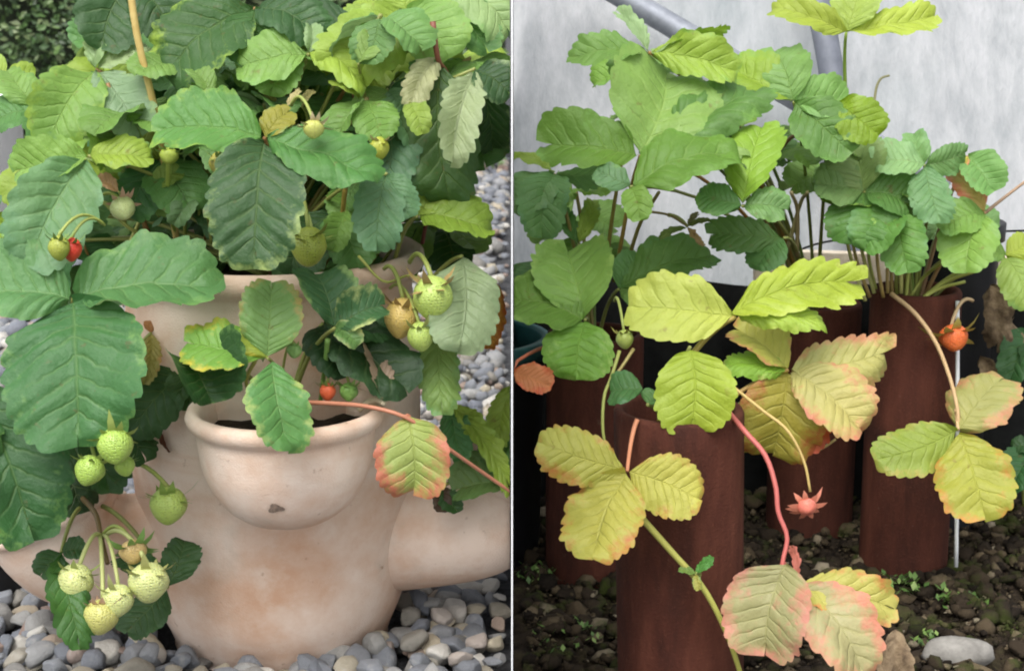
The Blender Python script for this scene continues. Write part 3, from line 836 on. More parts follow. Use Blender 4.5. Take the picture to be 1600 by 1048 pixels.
leaf(top, (606, 140, 1.24), [(604, 296, 92, {'col': (78, 124, 96), 'curl': 0.3}), (560, 190, 70, {'col': LIGHT}), (655, 230, 80, {})], BLUE)
leaf(top, (688, 88, 1.23), [(702, 316, 112, {'col': (58, 100, 40), 'curl': 0.4, 'dy': -0.03}), (640, 174, 44, {'col': PALE, 'under': True, 'edge': (190, 160, 120), 'fold': 0.7}), (640, 110, 30, {'col': GREEN})], DARK, scol=(120, 84, 56), stem=at(640, 350, 1.36))
leaf(top, (742, 108, 1.22), [(706, 256, 60, {'col': (152, 172, 122), 'under': True, 'fold': 0.9, 'curl': 0.6}), (800, 150, 80, {'col': DARK}), (770, 236, 70, {'col': DARK, 'dy': 0.04})], (140, 164, 110))
leaf(top, (138, 244, 1.20), [(44, 418, 132, {'col': BLUE, 'curl': 0.4}), (20, 270, 80, {'col': LIGHT}), (240, 250, 60, {'col': LIME})], BLUE)
leaf(top, (604, 272, 1.17), [(588, 392, 82, {}), (640, 340, 60, {})], (82, 128, 92))
leaf(top, (652, 338, 1.20), [(768, 366, 88, {'col': (112, 150, 52), 'curl': 0.8}), (700, 300, 60, {'col': (124, 160, 60)})], LIME, stem=at(610, 440, 1.28))
leaf(top, (520, 330, 1.25), [(450, 430, 110, {'col': DARK}), (560, 420, 90, {'col': GREEN})], DARK)
leaf(top, (250, 250, 1.26), [(180, 180, 80, {'col': YELG}), (300, 330, 100, {}), (200, 340, 80, {'col': DEEP})], GREEN)
leaf(top, (60, 170, 1.36), [(10, 110, 60, {'col': LIGHT}), (-10, 190, 70, {}), (90, 250, 80, {})], GREEN)
leaf(top, (10, 120, 1.42), [(-30, 105, 50, {}), (55, 118, 40, {'col': LIME})], LIME)
leaf(top, (10, 330, 1.34), [(-20, 420, 70, {'col': LIME}), (40, 390, 50, {})], LIGHT)
# left pocket plant: the big dark leaves in front
leaf(lft, (114, 466, 1.135), [(122, 698, 216, {'pleat': 0.016, 'curl': 0.85, 'dy': -0.07, 'fold': 0.4}), (346, 452, 140, {'curl': 0.5, 'pleat': 0.013, 'col': (84, 140, 84)}), (-70, 470, 140, {'curl': 0.8, 'col': (88, 142, 88), 'fold': 0.6})], (66, 124, 72), edge=(120, 160, 90), es=0.07, pleat=0.012)
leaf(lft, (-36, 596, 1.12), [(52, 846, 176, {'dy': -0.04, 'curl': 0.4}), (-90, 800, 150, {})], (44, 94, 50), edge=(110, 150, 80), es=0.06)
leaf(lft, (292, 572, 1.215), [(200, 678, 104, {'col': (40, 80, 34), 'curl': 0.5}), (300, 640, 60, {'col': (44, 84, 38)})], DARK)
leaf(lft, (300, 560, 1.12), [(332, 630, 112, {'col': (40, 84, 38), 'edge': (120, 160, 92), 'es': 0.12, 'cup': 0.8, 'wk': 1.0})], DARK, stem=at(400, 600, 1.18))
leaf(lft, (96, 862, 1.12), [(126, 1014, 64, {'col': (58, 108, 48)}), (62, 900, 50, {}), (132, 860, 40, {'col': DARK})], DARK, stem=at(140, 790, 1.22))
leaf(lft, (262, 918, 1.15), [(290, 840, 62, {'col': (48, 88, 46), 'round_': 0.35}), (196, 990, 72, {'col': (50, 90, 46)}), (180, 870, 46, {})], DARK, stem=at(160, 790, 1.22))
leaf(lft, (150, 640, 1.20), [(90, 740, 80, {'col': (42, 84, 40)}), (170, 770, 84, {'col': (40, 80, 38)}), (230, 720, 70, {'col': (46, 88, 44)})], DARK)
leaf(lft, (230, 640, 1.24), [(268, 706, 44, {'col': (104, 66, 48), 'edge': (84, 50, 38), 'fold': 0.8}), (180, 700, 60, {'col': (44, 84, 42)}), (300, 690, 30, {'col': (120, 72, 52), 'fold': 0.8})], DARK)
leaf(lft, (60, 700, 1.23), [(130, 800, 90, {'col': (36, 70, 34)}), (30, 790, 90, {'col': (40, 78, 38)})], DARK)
leaf(lft, (236, 520, 1.22), [(226, 600, 30, {'col': (150, 142, 62), 'edge': (170, 110, 50)}), (232, 500, 20, {'col': (160, 110, 60)})], YELG)
# front pocket plant
leaf(frt, (418, 560, 1.105), [(424, 438, 100, {'col': (112, 160, 92), 'edge': (180, 150, 90), 'dy': 0.025}), (288, 534, 102, {'col': (104, 158, 66), 'edge': (206, 190, 70), 'es': 0.30, 'curl': 0.7}), (456, 704, 96, {'col': (78, 134, 74), 'edge': (170, 184, 110), 'es': 0.14, 'base': (424, 566, 1.10)}), (362, 520, 40, {'col': YELG, 'edge': (212, 196, 66), 'es': 0.4, 'curl': 1.3})], LIGHT, srad=0.0014)
leaf(frt, (524, 512, 1.135), [(488, 424, 96, {'col': (58, 106, 66), 'edge': (150, 180, 110), 'cup': 0.5}), (602, 476, 70, {'edge': (190, 200, 130), 'es': 0.2, 'cup': 0.6, 'curl': 1.2}), (560, 540, 44, {'col': (90, 136, 76), 'edge': (200, 204, 140), 'es': 0.25})], (62, 110, 68))
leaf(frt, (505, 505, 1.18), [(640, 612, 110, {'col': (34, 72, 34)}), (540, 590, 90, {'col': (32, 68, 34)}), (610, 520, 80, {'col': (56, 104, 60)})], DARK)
# right pocket plant and hanging leaves
leaf(rgt, (722, 400, 1.19), [(716, 548, 108, {'col': (118, 144, 92), 'under': True, 'curl': 0.3, 'round_': 0.4})], GREEN, stem=at(650, 470, 1.22))
leaf(rgt, (688, 500, 1.20), [(692, 646, 62, {'col': (104, 142, 76), 'curl': 0.4})], GREEN, stem=at(640, 470, 1.22))
leaf(rgt, (640, 655, 1.092), [(646, 772, 118, {'col': (142, 168, 94), 'edge': (192, 116, 92), 'es': 0.55, 'round_': 0.4, 'dy': -0.01, 'base': (638, 650, 1.094)})], LIGHT, stem=at(634, 652, 1.092), scol=(186, 120, 96))
leaf(rgt, (800, 752, 1.24), [(708, 768, 92, {'col': (92, 130, 76), 'round_': 0.4}), (760, 690, 60, {'col': GREEN})], GREEN)
leaf(rgt, (705, 632, 1.26), [(772, 706, 40, {'col': LIME}), (800, 770, 34, {'col': LIME}), (720, 720, 44, {'col': DEEP})], LIME)
leaf(rgt, (800, 600, 1.28), [(776, 700, 40, {'col': LIME}), (798, 640, 30, {})], LIME)
leaf(rgt, (775, 440, 1.34), [(764, 545, 34, {'col': (196, 140, 50), 'edge': (180, 90, 40), 'es': 0.4})], ORANGE, stem=at(740, 480, 1.3))
leaf(rgt, (690, 760, 1.24), [(716, 800, 36, {'col': DARK}), (690, 800, 30, {'col': (80, 60, 40)})], DARK)

# canes, petioles and stalks of the planter's plants
tag(tube('plant_cane', [at(200, -40, 1.225), at(215, 60, 1.225), at(246, 190, 1.235), at(268, 330, 1.26), at(285, 420, 1.30)], 0.0026, M_CANE, None, 14, 10), 'straw yellow cane rising through the leaves of the tall plant', 'cane')
stalk(top, [(168, 130, 1.245), (190, 220, 1.25), (216, 318, 1.27), (240, 380, 1.30)], 0.0017, (150, 116, 72))
stalk(top, [(263, 250, 1.22), (264, 330, 1.25), (290, 400, 1.3)], 0.0018, (150, 172, 80))
stalk(top, [(604, 34, 1.245), (580, 98, 1.25), (560, 200, 1.29), (540, 380, 1.31)], 0.0018, (146, 120, 62))
stalk(top, [(676, 34, 1.215), (684, 92, 1.22), (700, 150, 1.26), (660, 380, 1.33)], 0.0022, (132, 78, 62))
stalk(top, [(540, 290, 1.22), (530, 360, 1.25), (500, 430, 1.30)], 0.0020, (160, 140, 66))
stalk(top, [(345, 250, 1.132), (338, 310, 1.128), (346, 395, 1.128)], 0.0013, (168, 182, 128))
stalk(top, [(690, 290, 1.30), (640, 350, 1.3), (590, 420, 1.31)], 0.0016, (140, 150, 70))
stalk(top, [(670, 280, 1.30), (625, 340, 1.3), (575, 420, 1.31)], 0.0016, (140, 150, 70))
stalk(top, [(130, 330, 1.22), (160, 315, 1.21), (200, 355, 1.22), (250, 380, 1.28)], 0.0018, (166, 176, 100))
stalk(rgt, [(460, 628, 1.125), (520, 630, 1.11), (580, 636, 1.095), (640, 655, 1.09), (700, 700, 1.10), (760, 742, 1.12), (810, 776, 1.13)], 0.0017, (176, 118, 92), 'runner', 24)
stalk(top, [(560, 400, 1.20), (600, 440, 1.19), (640, 430, 1.18), (668, 446, 1.17)], 0.0011, (170, 178, 92))
rs = random.Random(99)
for k, (x0, y0, x1, y1) in enumerate(((150, 430, 118, 300), (300, 420, 300, 300), (318, 420, 326, 280), (236, 410, 190, 260), (180, 420, 230, 310), (500, 430, 512, 300), (556, 430, 560, 300), (575, 430, 600, 330), (480, 430, 470, 310), (330, 170, 318, 120), (455, 190, 448, 150), (470, 190, 486, 150), (540, 200, 552, 130), (640, 330, 668, 250), (130, 240, 118, 170), (250, 120, 262, 60))):
    Yk = rs.uniform(1.285, 1.33); mx_ = (x0 + x1) / 2 + rs.uniform(-14, 14)
    stalk(top, [(x0, y0, Yk + 0.03), (mx_, (y0 + y1) / 2, Yk), (x1, y1, Yk)], rs.uniform(0.0010, 0.0019), rs.choice(((160, 172, 88), (150, 128, 76), (172, 178, 104), (144, 104, 70))), 'flower_stalk', 10)
for (px, py, tx, ty, wd, cc) in ((448, 168, 470, 140, 14, (190, 180, 120)), (470, 166, 492, 142, 12, (176, 170, 104)), (430, 172, 414, 146, 12, (150, 160, 80)), (186, 300, 150, 282, 26, (176, 140, 100)), (300, 300, 270, 352, 40, (92, 134, 92)), (320, 330, 366, 372, 40, (112, 150, 62)), (240, 300, 282, 268, 34, (126, 160, 74)), (540, 330, 520, 392, 44, (104, 150, 70)), (566, 150, 520, 128, 40, (136, 168, 70)), (640, 160, 660, 210, 40, (128, 164, 76)), (560, 100, 600, 60, 44, (122, 164, 84)), (330, 150, 300, 110, 40, (110, 154, 76))):
    Yk = rs.uniform(1.19, 1.25)
    leaf(top, (px, py, Yk), [(tx, ty, wd, {'fold': 0.7, 'curl': 1.0})], cc, stem=at(px + 10, py + 50, Yk + 0.03), srad=0.0010)
# berries of the planter
G1 = (160, 180, 92); G2 = (146, 172, 78); G3 = (184, 190, 126)
berry(top, 676, 466, 1.155, 32, G1, 1.12, (0.05, -0.1, -1), (640, 410, 1.2), cal=(170, 148, 96))
berry(top, 627, 497, 1.165, 27, (192, 166, 96), 1.2, (-0.1, -0.1, -1), (600, 420, 1.2), cal=(170, 140, 84))
berry(top, 657, 526, 1.15, 21, G1, 1.15, (0.1, -0.15, -1), (610, 450, 1.2), cal=(160, 170, 96))
berry(top, 482, 386, 1.18, 29, (158, 168, 74), 1.1, (0, -0.1, -1), (470, 320, 1.22), cal=(140, 156, 72))
berry(top, 592, 232, 1.19, 17, (158, 164, 62), 1.1, (0, -0.2, -1), (575, 180, 1.22), cal=(206, 196, 150))
berry(top, 490, 202, 1.125, 17, (176, 180, 96), 0.9, (0.1, -0.5, -1), (455, 165, 1.17), cal=(206, 194, 156), cal_size=1.5)
berry(top, 205, 212, 1.235, 17, (160, 176, 76), 1.0, (0, -0.4, -0.8), (215, 170, 1.25))
berry(top, 264, 244, 1.21, 15, (150, 166, 70), 0.9, (0, -0.5, -0.8))
berry(top, 343, 256, 1.20, 17, (156, 150, 70), 1.1, (0, -0.1, -1), (330, 210, 1.24))
berry(top, 192, 326, 1.21, 20, (186, 196, 140), 1.0, (0.3, -0.6, -0.6), (150, 318, 1.22), cal=(206, 170, 150))
berry(top, 92, 388, 1.125, 17, (150, 158, 66), 1.2, (0, -0.1, -1), (160, 350, 1.16))
berry(top, 112, 390, 1.135, 16, (206, 62, 44), 1.2, (0, -0.1, -1), (164, 352, 1.16))
berry(lft, 180, 697, 1.065, 28, G2, 1.05, (0.1, -0.5, -0.7), (100, 690, 1.2), cal=(150, 170, 90))
berry(lft, 140, 735, 1.07, 24, G2, 1.05, (-0.2, -0.5, -0.7), (100, 700, 1.2), cal=(150, 170, 90))
berry(lft, 195, 728, 1.08, 16, G2, 1.05, (0.2, -0.4, -0.8), (110, 700, 1.2))
berry(lft, 263, 790, 1.155, 30, G1, 1.0, (0.0, -0.3, -1), (160, 740, 1.2), cal=(136, 166, 80))
berry(lft, 117, 910, 1.10, 29, G3, 1.05, (-0.2, -0.45, -0.9), (158, 838, 1.14), cal=(160, 176, 100), scol=(176, 186, 120))
berry(lft, 232, 910, 1.10, 32, G3, 1.0, (0.1, -0.35, -1), (165, 836, 1.14), cal=(186, 190, 120), scol=(176, 186, 120))
berry(lft, 184, 938, 1.09, 25, G3, 1.05, (0.0, -0.4, -1), (160, 838, 1.14), cal=(176, 186, 120), scol=(176, 186, 120))
berry(lft, 157, 964, 1.085, 28, (172, 170, 100), 1.0, (-0.1, -0.5, -1), (155, 838, 1.14), cal=(206, 172, 146), cal_size=1.2, scol=(176, 186, 120))
berry(lft, 208, 862, 1.115, 22, (180, 156, 104), 0.9, (0.2, -0.6, -0.8), (160, 836, 1.14), cal=(122, 164, 90), cal_size=1.7)
stalk(lft, [(120, 770, 1.22), (148, 800, 1.16), (158, 840, 1.14), (168, 880, 1.12)], 0.0022, (110, 92, 54))
berry(frt, 545, 612, 1.15, 15, (120, 160, 80), 1.0, (0, -0.4, -1), (520, 570, 1.16), cal=(126, 166, 84), cal_size=1.4)
berry(frt, 460, 548, 1.13, 12, (128, 166, 96), 1.0, (0, -0.4, -1), (440, 590, 1.16))
berry(frt, 512, 612, 1.145, 13, (204, 92, 54), 1.1, (0, -0.3, -1), (520, 570, 1.16))
stalk(frt, [(512, 530, 1.14), (508, 570, 1.15), (500, 630, 1.17)], 0.0020, (110, 150, 74))
stalk(frt, [(400, 560, 1.11), (385, 600, 1.13), (420, 640, 1.16)], 0.0016, (170, 170, 90))
# withered brown bract at the cup's rim
leaf(frt, (600, 630, 1.135), [(575, 545, 42, {'col': (168, 146, 118), 'edge': (190, 166, 140), 'fold': 0.9, 'curl': 0.6})], PALE, stem=at(560, 640, 1.16), scol=(206, 196, 170), srad=0.002)

bl = at(-40, 900, 1.37)
round_pot('plant_pot', Vector((bl.x - 0.005, 1.385, 0)), 0.062, 0.070, 0.078, M_BLACK, 'low black plastic pot at the left edge behind the planter')
# white tub at the left edge, far behind
wt = at(4, 250, 2.6); wt.z = 0
t = thing('white_tub', (wt.x, 2.6, 0), 'white plastic tub at the left edge, far behind the leaves', 'tub')
mesh('tub_wall', *lathe([(0.001, 0.0), (0.05, 0.0), (0.053, 0.3), (0.060, 0.302), (0.060, 0.33), (0.054, 0.331), (0.050, 0.28)], Vector((wt.x - 0.02, 2.6, 0)), 40), M_WHITE, t)

# ================================================================== RIGHT: plants in the pipes
SIDE = 1
p1 = plant(C1, 'strawberry plant with yellow and red-edged leaves in the front clay pipe')
p2 = plant(C2, 'strawberry plant of many thin stalks in the pipe with the pale runner')
p3 = plant(C3, 'pale green strawberry plant in the half hidden pipe by the white sheet')
p4 = plant(C4, 'tall fresh green strawberry plant rising behind the large yellow-green leaf')
rs = random.Random(77)
for (pl, x0, x1, y0, y1, Y0, Y1, cnt) in ((p4, 1000, 1220, 170, 270, 1.46, 1.54, 4), (p2, 1300, 1500, 250, 330, 1.48, 1.54, 4), (p3, 815, 960, 300, 430, 1.46, 1.54, 3)):
    for k in range(cnt):
        filler(pl, at(rs.uniform(x0, x1), rs.uniform(y0, y1), rs.uniform(Y0, Y1)), rs.uniform(-2.9, -0.2), rs.uniform(0.045, 0.058), rs.choice((GREEN, LIGHT, (112, 162, 70), (104, 152, 88), (124, 172, 72))), rs, rs.uniform(0.1, 0.6))
F1 = (112, 160, 66)
for (pl, x0, x1, y0, y1, cnt) in ((p4, 930, 1340, 100, 250, 9), (p2, 1330, 1540, 250, 340, 4), (p3, 830, 940, 290, 400, 2)):
    for k in range(cnt):
        filler(pl, at(rs.uniform(x0, x1), rs.uniform(y0, y1), rs.uniform(1.40, 1.47)), rs.uniform(-2.9, -0.2), rs.uniform(0.034, 0.044), rs.choice((LIGHT, (124, 172, 76), (112, 162, 66), (118, 166, 92))), rs, rs.uniform(0.0, 0.5))
leaf(p4, (1322, 52, 1.42), [(1204, 16, 52, {'col': YELG, 'roll': 30}), (1464, 24, 60, {'col': YELG, 'roll': -30}), (1344, -30, 84, {'col': (150, 186, 90)})], YELG, stem=at(1330, 250, 1.46), scol=(150, 184, 76))
leaf(p4, (1014, 82, 1.36), [(888, 92, 68, {'col': (112, 162, 80)}), (962, 18, 26, {'col': (140, 184, 120), 'under': True, 'fold': 0.8}), (1152, 116, 66, {'col': LIME, 'curl': 1.0}), (1136, 44, 34, {'col': (124, 168, 60), 'roll': 40})], F1, scol=(150, 120, 62))
leaf(p4, (1000, 244, 1.31), [(842, 226, 100, {'col': (98, 146, 54), 'curl': 0.9}), (1040, 118, 190, {'col': (128, 174, 92), 'fold': 0.55, 'dy': 0.06}), (1196, 140, 96, {'col': (82, 130, 60), 'base': (1040, 238, 1.31)}), (1176, 232, 70, {'col': (132, 174, 104)})], F1, scol=(160, 118, 58))
leaf(p4, (984, 292, 1.27), [(1160, 236, 100, {'col': (90, 138, 50), 'curl': 0.7}), (1000, 345, 50, {}), (930, 265, 50, {'col': BLUE})], F1)
leaf(p4, (1160, 322, 1.28), [(1194, 196, 90, {'col': (126, 174, 58), 'dy': 0.05}), (1090, 300, 60, {'col': GREEN}), (1230, 330, 60, {'col': (104, 152, 92)})], F1)
leaf(p4, (1225, 372, 1.34), [(1106, 366, 68, {'col': (88, 136, 66), 'roll': 10}), (1180, 420, 60, {'col': GREEN})], GREEN)
leaf(p4, (1240, 160, 1.40), [(1146, 110, 84, {'col': (128, 168, 56), 'dy': 0.03}), (1206, 76, 90, {'col': (118, 168, 96)}), (1326, 158, 80, {'col': (112, 164, 90)}), (1330, 240, 110, {'col': (92, 142, 66)})], F1, scol=(132, 148, 74))
leaf(p4, (1308, 160, 1.39), [(1374, 212, 84, {'col': (124, 166, 30), 'curl': 0.9})], LIME)
leaf(p3, (866, 272, 1.40), [(846, 372, 80, {'col': (96, 148, 92)}), (800, 330, 80, {'col': (108, 156, 104)}), (964, 258, 54, {'col': (98, 146, 96), 'roll': 30}), (800, 244, 30, {'col': LIME, 'roll': 50})], BLUE, scol=(140, 130, 70))
leaf(p3, (904, 382, 1.41), [(866, 320, 32, {'col': GREEN}), (928, 314, 28, {'col': LIME})], GREEN)
leaf(p3, (914, 500, 1.30), [(884, 384, 136, {'col': (122, 172, 84), 'dy': 0.05}), (790, 470, 116, {'col': (106, 156, 62), 'curl': 0.9}), (900, 592, 116, {'col': (110, 168, 62), 'edge': (172, 204, 110), 'es': 0.14, 'round_': 0.35})], LIGHT, edge=(166, 196, 110))
leaf(p3, (966, 452, 1.36), [(1116, 400, 70, {'col': (96, 148, 66)}), (1030, 470, 70, {'col': (112, 160, 84)}), (1000, 400, 60, {})], GREEN)
# right plant
leaf(p2, (1350, 300, 1.40), [(1274, 286, 90, {'col': (110, 152, 92)}), (1330, 224, 90, {'col': (124, 160, 100)}), (1420, 320, 100, {'col': (84, 136, 66)}), (1340, 380, 120, {'col': (78, 130, 58), 'round_': 0.4})], (88, 138, 66))
leaf(p2, (1400, 330, 1.39), [(1418, 426, 76, {'col': (88, 140, 62)}), (1350, 392, 90, {'col': (84, 136, 62)})], GREEN)
leaf(p2, (1445, 258, 1.40), [(1362, 250, 70, {'col': (126, 174, 122)}), (1470, 348, 64, {'col': (104, 158, 108)}), (1428, 208, 40, {}), (1512, 236, 56, {'col': (104, 156, 92), 'roll': 20})], (112, 162, 104))
leaf(p2, (1512, 244, 1.42), [(1552, 300, 70, {'col': (110, 164, 96), 'round_': 0.35}), (1476, 264, 36, {'col': YEL, 'edge': PINK, 'es': 0.6})], LIGHT, scol=(170, 140, 110))
leaf(p2, (1540, 332, 1.40), [(1468, 358, 70, {'col': (116, 166, 78)}), (1510, 426, 92, {'col': (124, 174, 84)}), (1484, 268, 40, {'col': (204, 176, 96), 'edge': PINK, 'es': 0.7})], LIGHT, scol=(160, 130, 90))
leaf(p2, (1570, 400, 1.44), [(1630, 380, 50, {'col': YELG}), (1610, 480, 70, {'col': (140, 180, 90)}), (1530, 400, 40, {})], LIGHT)
stalk(p2, [(1540, 332, 1.41), (1570, 308, 1.42), (1620, 270, 1.44)], 0.0016, (164, 138, 112))
stalk(p4, [(1360, 260, 1.43), (1366, 160, 1.43), (1374, 126, 1.43), (1390, 118, 1.43)], 0.0013, (150, 150, 110), 'tendril')
for k in range(15):
    a = (1352 + k * 7, 470 - 6 * (k % 3), 1.43 + 0.01 * (k % 4)); e = (1318 + k * 14 + rs.uniform(-14, 14), 350 + rs.uniform(-40, 60), 1.43 + rs.uniform(-.03, .06))
    if k > 9: e = (1460 + (k - 9) * 16, 440 - (k % 4) * 16, 1.42)
    stalk(p2, [a, ((a[0] + e[0]) / 2 - 5, (a[1] + e[1]) / 2 - 4, a[2]), e], 0.0018, rs.choice(((186, 196, 104), (172, 182, 92), (196, 200, 126), (178, 156, 96))), 'leaf_stalk', 9)
for (x0, y0, x1, y1, x2, y2, c) in ((960, 440, 985, 300, 1000, 244, (150, 128, 58)), (945, 430, 958, 330, 972, 250, (140, 130, 62)), (975, 430, 1000, 350, 1030, 300, (136, 130, 66)), (1228, 400, 1250, 320, 1262, 300, (140, 136, 92)), (1245, 400, 1246, 330, 1236, 300, (150, 138, 100)), (1240, 150, 1262, 190, 1300, 240, (140, 160, 84)), (1218, 234, 1236, 215, 1256, 204, (140, 112, 84)), (1330, 160, 1326, 200, 1328, 240, (170, 180, 80))):
    stalk(p4, [(x0, y0, 1.44), (x1, y1, 1.42), (x2, y2, 1.40)], 0.0020, c, 'leaf_stalk', 10)
# dead flower head in the middle
stalk(p4, [(1010, 330, 1.35), (1045, 336, 1.35), (1072, 352, 1.35)], 0.0012, (120, 110, 60))
leaf(p4, (1074, 354, 1.35), [(1112, 344, 12, {'col': (90, 110, 50)}), (1092, 334, 8, {}), (1030, 372, 16, {'col': (100, 130, 60)}), (1100, 384, 8, {'col': (170, 140, 90)})], (110, 110, 60), stem=at(1045, 336, 1.35))
# front pipe plant: the coloured leaves
leaf(p1, (1150, 494, 1.13), [(980, 478, 142, {'col': (178, 202, 96), 'edge': (190, 200, 96), 'roll': 22, 'curl': 0.45, 'round_': 0.35}), (1350, 440, 96, {'col': (164, 196, 62), 'roll': -20, 'base': (1140, 490, 1.13)}), (1292, 512, 50, {'col': (150, 190, 70)})], (172, 198, 82), edge=(190, 204, 100), es=0.15, scol=(166, 150, 76), srad=0.0022, stem=at(1030, 662, 1.115))
leaf(p1, (1078, 542, 1.10), [(1080, 670, 120, {'col': (152, 184, 60), 'edge': (176, 196, 80), 'round_': 0.35, 'dy': -0.02})], LIME)
leaf(p1, (1232, 578, 1.14), [(1145, 512, 80, {'col': (176, 186, 90), 'edge': PINK, 'es': 0.3, 'dy': 0.02}), (1392, 548, 96, {'col': (196, 194, 110), 'edge': (208, 148, 112), 'es': 0.36, 'roll': -18}), (1346, 676, 108, {'col': (200, 194, 112), 'edge': (204, 130, 104), 'es': 0.36}), (1206, 716, 130, {'col': (166, 168, 74), 'edge': (180, 96, 60), 'es': 0.40, 'dy': 0.0}), (1130, 570, 56, {'col': (124, 176, 60)})], (190, 190, 100), scol=(180, 150, 90))
leaf(p1, (1276, 596, 1.17), [(1262, 706, 66, {'col': (196, 112, 60), 'edge': RED, 'es': 0.5})], RED)
leaf(p1, (980, 736, 1.055), [(840, 690, 112, {'col': (176, 188, 88), 'edge': (186, 120, 62), 'es': 0.24, 'roll': 10, 'curl': 0.3, 'dy': 0.0}), (926, 874, 126, {'col': (180, 190, 90), 'edge': (190, 116, 58), 'es': 0.32, 'curl': 0.3}), (1096, 782, 120, {'col': (180, 190, 90), 'edge': (188, 116, 62), 'es': 0.26, 'roll': -8, 'curl': 0.3})], YEL, scol=(206, 140, 104), srad=0.0015, fold=0.1, stem=at(996, 655, 1.085))
leaf(p1, (1012, 632, 1.085), [(952, 612, 64, {'col': (64, 116, 58), 'round_': 0.3, 'base': (1004, 608, 1.085)}), (1030, 614, 40, {'col': (80, 130, 70), 'round_': 0.3})], DEEP)
leaf(p1, (1240, 918, 1.04), [(1196, 1022, 136, {'col': (170, 168, 110), 'edge': (204, 138, 120), 'es': 0.55, 'round_': 0.35, 'base': (1228, 882, 1.04), 'dy': -0.02}), (1400, 952, 98, {'col': (198, 194, 94), 'edge': (220, 120, 80), 'es': 0.2, 'roll': -12}), (1352, 1062, 112, {'col': (178, 174, 118), 'edge': (212, 140, 118), 'es': 0.5}), (1236, 850, 10, {'col': (190, 110, 90)})], PINKY, stem=at(1224, 880, 1.05), scol=(206, 110, 104))
stalk(p1, [(1135, 640, 1.10), (1165, 675, 1.08), (1196, 712, 1.07), (1212, 760, 1.06), (1216, 800, 1.055), (1230, 840, 1.05), (1222, 886, 1.045), (1236, 918, 1.042)], 0.0019, (194, 104, 98), 'runner', 26)
stalk(p1, [(1000, 806, 1.052), (1050, 862, 1.05), (1100, 920, 1.05), (1136, 990, 1.05), (1160, 1060, 1.052)], 0.0024, (178, 180, 92), 'runner', 20)
leaf(p1, (1086, 896, 1.046), [(1112, 868, 20, {'col': (74, 140, 60)}), (1060, 890, 14, {'col': (110, 150, 70)}), (1092, 922, 14, {'col': (150, 160, 80)})], GREEN, stem=at(1088, 905, 1.049))
stalk(p1, [(1140, 600, 1.12), (1190, 640, 1.10), (1230, 672, 1.09), (1256, 720, 1.085), (1266, 768, 1.08)], 0.0012, (200, 176, 110), 'flower_stalk', 16)
stalk(p1, [(1250, 705, 1.15), (1280, 702, 1.15), (1306, 686, 1.15)], 0.0012, (190, 170, 110))
berry(p1, 1261, 792, 1.08, 15, (210, 118, 100), 0.8, (0.05, -1, -0.25), cal=(220, 140, 116), cal_size=1.75)
stalk(p1, [(968, 548, 1.11), (955, 590, 1.10), (944, 620, 1.09), (942, 672, 1.08), (950, 712, 1.075)], 0.0013, (150, 160, 80))
stalk(p1, [(990, 545, 1.12), (970, 575, 1.11), (950, 600, 1.10)], 0.0013, (160, 150, 90))
berry(p1, 976, 530, 1.12, 14, (150, 164, 80), 1.1, (0.1, -0.3, -1), (960, 470, 1.16), cal=(150, 150, 70))
leaf(p3, (790, 578, 1.24), [(862, 604, 50, {'col': (206, 130, 76), 'edge': (206, 90, 54), 'es': 0.4, 'base': (803, 584, 1.24)})], ORANGE, scol=(190, 110, 80))
# right pipe: runner, trifoliate, berry
stalk(p2, [(1392, 458, 1.41), (1430, 490, 1.395), (1462, 535, 1.385), (1484, 590, 1.375), (1496, 640, 1.365), (1497, 672, 1.36)], 0.0021, (206, 176, 132), 'runner', 20)
leaf(p2, (1497, 672, 1.355), [(1366, 718, 104, {'col': (146, 178, 74), 'edge': (186, 170, 84), 'curl': 0.3, 'roll': 6}), (1572, 588, 104, {'col': (180, 180, 98), 'edge': (214, 150, 112), 'es': 0.34, 'curl': 0.3}), (1540, 812, 120, {'col': (166, 182, 78), 'edge': (210, 146, 74), 'es': 0.24, 'curl': 0.3})], YELG, fold=0.12, stem=at(1494, 640, 1.365), scol=(206, 176, 132))
berry(p2, 1490, 528, 1.40, 23, (222, 112, 60), 0.95, (0.1, -0.5, -0.8), (1520, 470, 1.43), cal=(204, 190, 104), cal_size=1.9, scol=(206, 180, 140))

# small things on the soil
st_o = mesh('white_stone', *(lambda V, F: ([at(1496, 1026, 1.225) + Vector((0, 0, 0.004)) + Vector((q.x * 0.0285, q.y * 0.014, q.z * 0.0125)) for q in V], F))(*stone_mesh(77, 3, 0.06, 0)),
            m_simple('pale_stone', lin((112, 109, 104)), lin((148, 145, 139)), 70, 0.85, 0.4, 300, 0.002), loc=tuple(at(1496, 1026, 1.225)))
tag(st_o, 'smooth pale grey oblong stone lying on the soil at the bottom right', 'stone')
tag(tube('plant_stake', [at(1494, 885, 1.40), at(1495, 800, 1.405), at(1496, 700, 1.41), at(1496, 470, 1.43)], 0.0018, M_WHITE, None, 8, 8), 'thin white plastic stake standing beside the right clay pipe', 'stake')
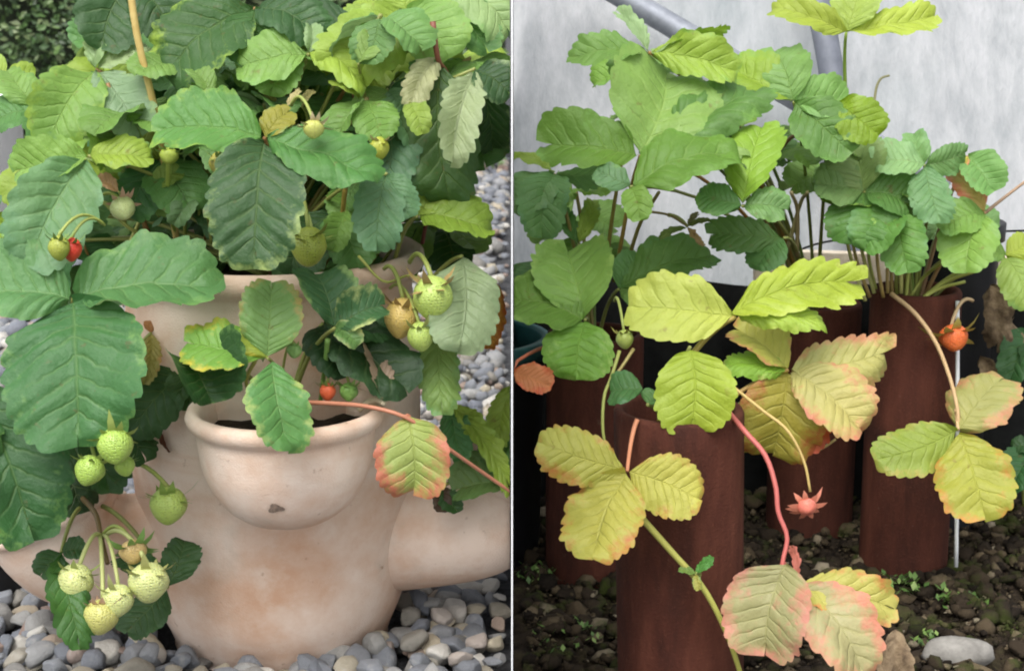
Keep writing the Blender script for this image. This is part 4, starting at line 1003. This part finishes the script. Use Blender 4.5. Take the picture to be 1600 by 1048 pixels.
# brown dry leaf under the bottom leaf
SIDE = 1
dl = at(1388, 1020, 1.20)
def dry_leaf(px, py, Y, L, wd, dirv, nrm, label, seed):
    rs = random.Random(seed); B = at(px, py, Y); T = B + Vector(dirv).normalized() * L
    V, F, LP = leaflet_geo(B, T, wd, Vector(nrm), rs, curl=1.2, fold=0.7, warp=0.25, teeth=8)
    return tag(mesh('dry_leaf', V, F, M_DRY, None, loc=tuple(B)), label, 'dry leaf', 'dry leaves on the soil')
dry_leaf(1400, 982, 1.10, 0.045, 0.022, (-0.1, -0.3, -1), (0.2, -1, 0.2), 'brown dry leaf hanging under the lowest pinkish leaf', 1)
for i, (px, py, L, dv, lb) in enumerate(((1548, 445, 0.06, (0.1, -0.1, -1), 'papery brown dead leaf hanging behind the orange strawberry'),
                                     (1580, 500, 0.055, (0.0, -0.1, -1), 'curled brown dead leaf at the right edge beside the dark green leaf'),
                                     (1530, 560, 0.05, (0.3, -0.2, -1), 'small brown dead leaf just above the right three-part leaf'))):
    dry_leaf(px, py, 1.50, L, L * 0.34, dv, (0.15, -1, 0.1), lb, 20 + i)
# low weeds
def weed(px, py, cnt, rad, size, label, seed):
    r = random.Random(seed); c = at(px, py, 1.3); c = CAM + (c - CAM) * ((CAM.z - 0.004) / (CAM.z - c.z))
    V, F = [], []
    for k in range(cnt):
        a = r.uniform(0, 6.28); rr = rad * math.sqrt(r.random()); p = c + Vector((rr * math.cos(a), rr * math.sin(a), r.uniform(0, 0.008)))
        h = r.uniform(0, 6.28); d = Vector((math.cos(h), math.sin(h), r.uniform(0.2, 1.2))).normalized(); s = d.cross(Vector((0, 0, 1))).normalized(); L = size * r.uniform(0.6, 1.3); b = len(V)
        V += [p, p + d * L * 0.5 + s * L * 0.3, p + d * L, p + d * L * 0.5 - s * L * 0.3]; F += [(b, b + 1, b + 2), (b, b + 2, b + 3)]
    o = mesh('weed', V, F, M_WEED, None, smooth=False, loc=tuple(c)); return tag(o, label, 'weed', 'low weeds on the soil')
weed(1405, 922, 60, 0.022, 0.008, 'low green weed at the foot of the pipe with the pale runner', 1)
weed(1500, 945, 46, 0.020, 0.008, 'small green weed on the soil above the pale oblong stone', 2)
weed(1455, 1010, 30, 0.018, 0.007, 'sparse green weed just left of the pale oblong stone', 3)
weed(830, 900, 40, 0.020, 0.007, 'low green weed beside the white sheet, left of the front pipe', 4)
weed(880, 1000, 60, 0.030, 0.006, 'mossy weed patch at the bottom, left of the front pipe', 5)
sd_l = plant(at(1600, 790, 1.50), 'dark green strawberry plant cut off by the right edge of the picture')
leaf(sd_l, (1612, 520, 1.50), [(1578, 600, 60, {'col': (52, 104, 56)}), (1640, 600, 60, {})], DARK)
leaf(sd_l, (1615, 700, 1.48), [(1578, 770, 60, {'col': (48, 100, 54)}), (1580, 700, 30, {}), (1640, 760, 60, {})], DARK)
for o in COL.objects:
    if '_crown' in o: del o['_crown']
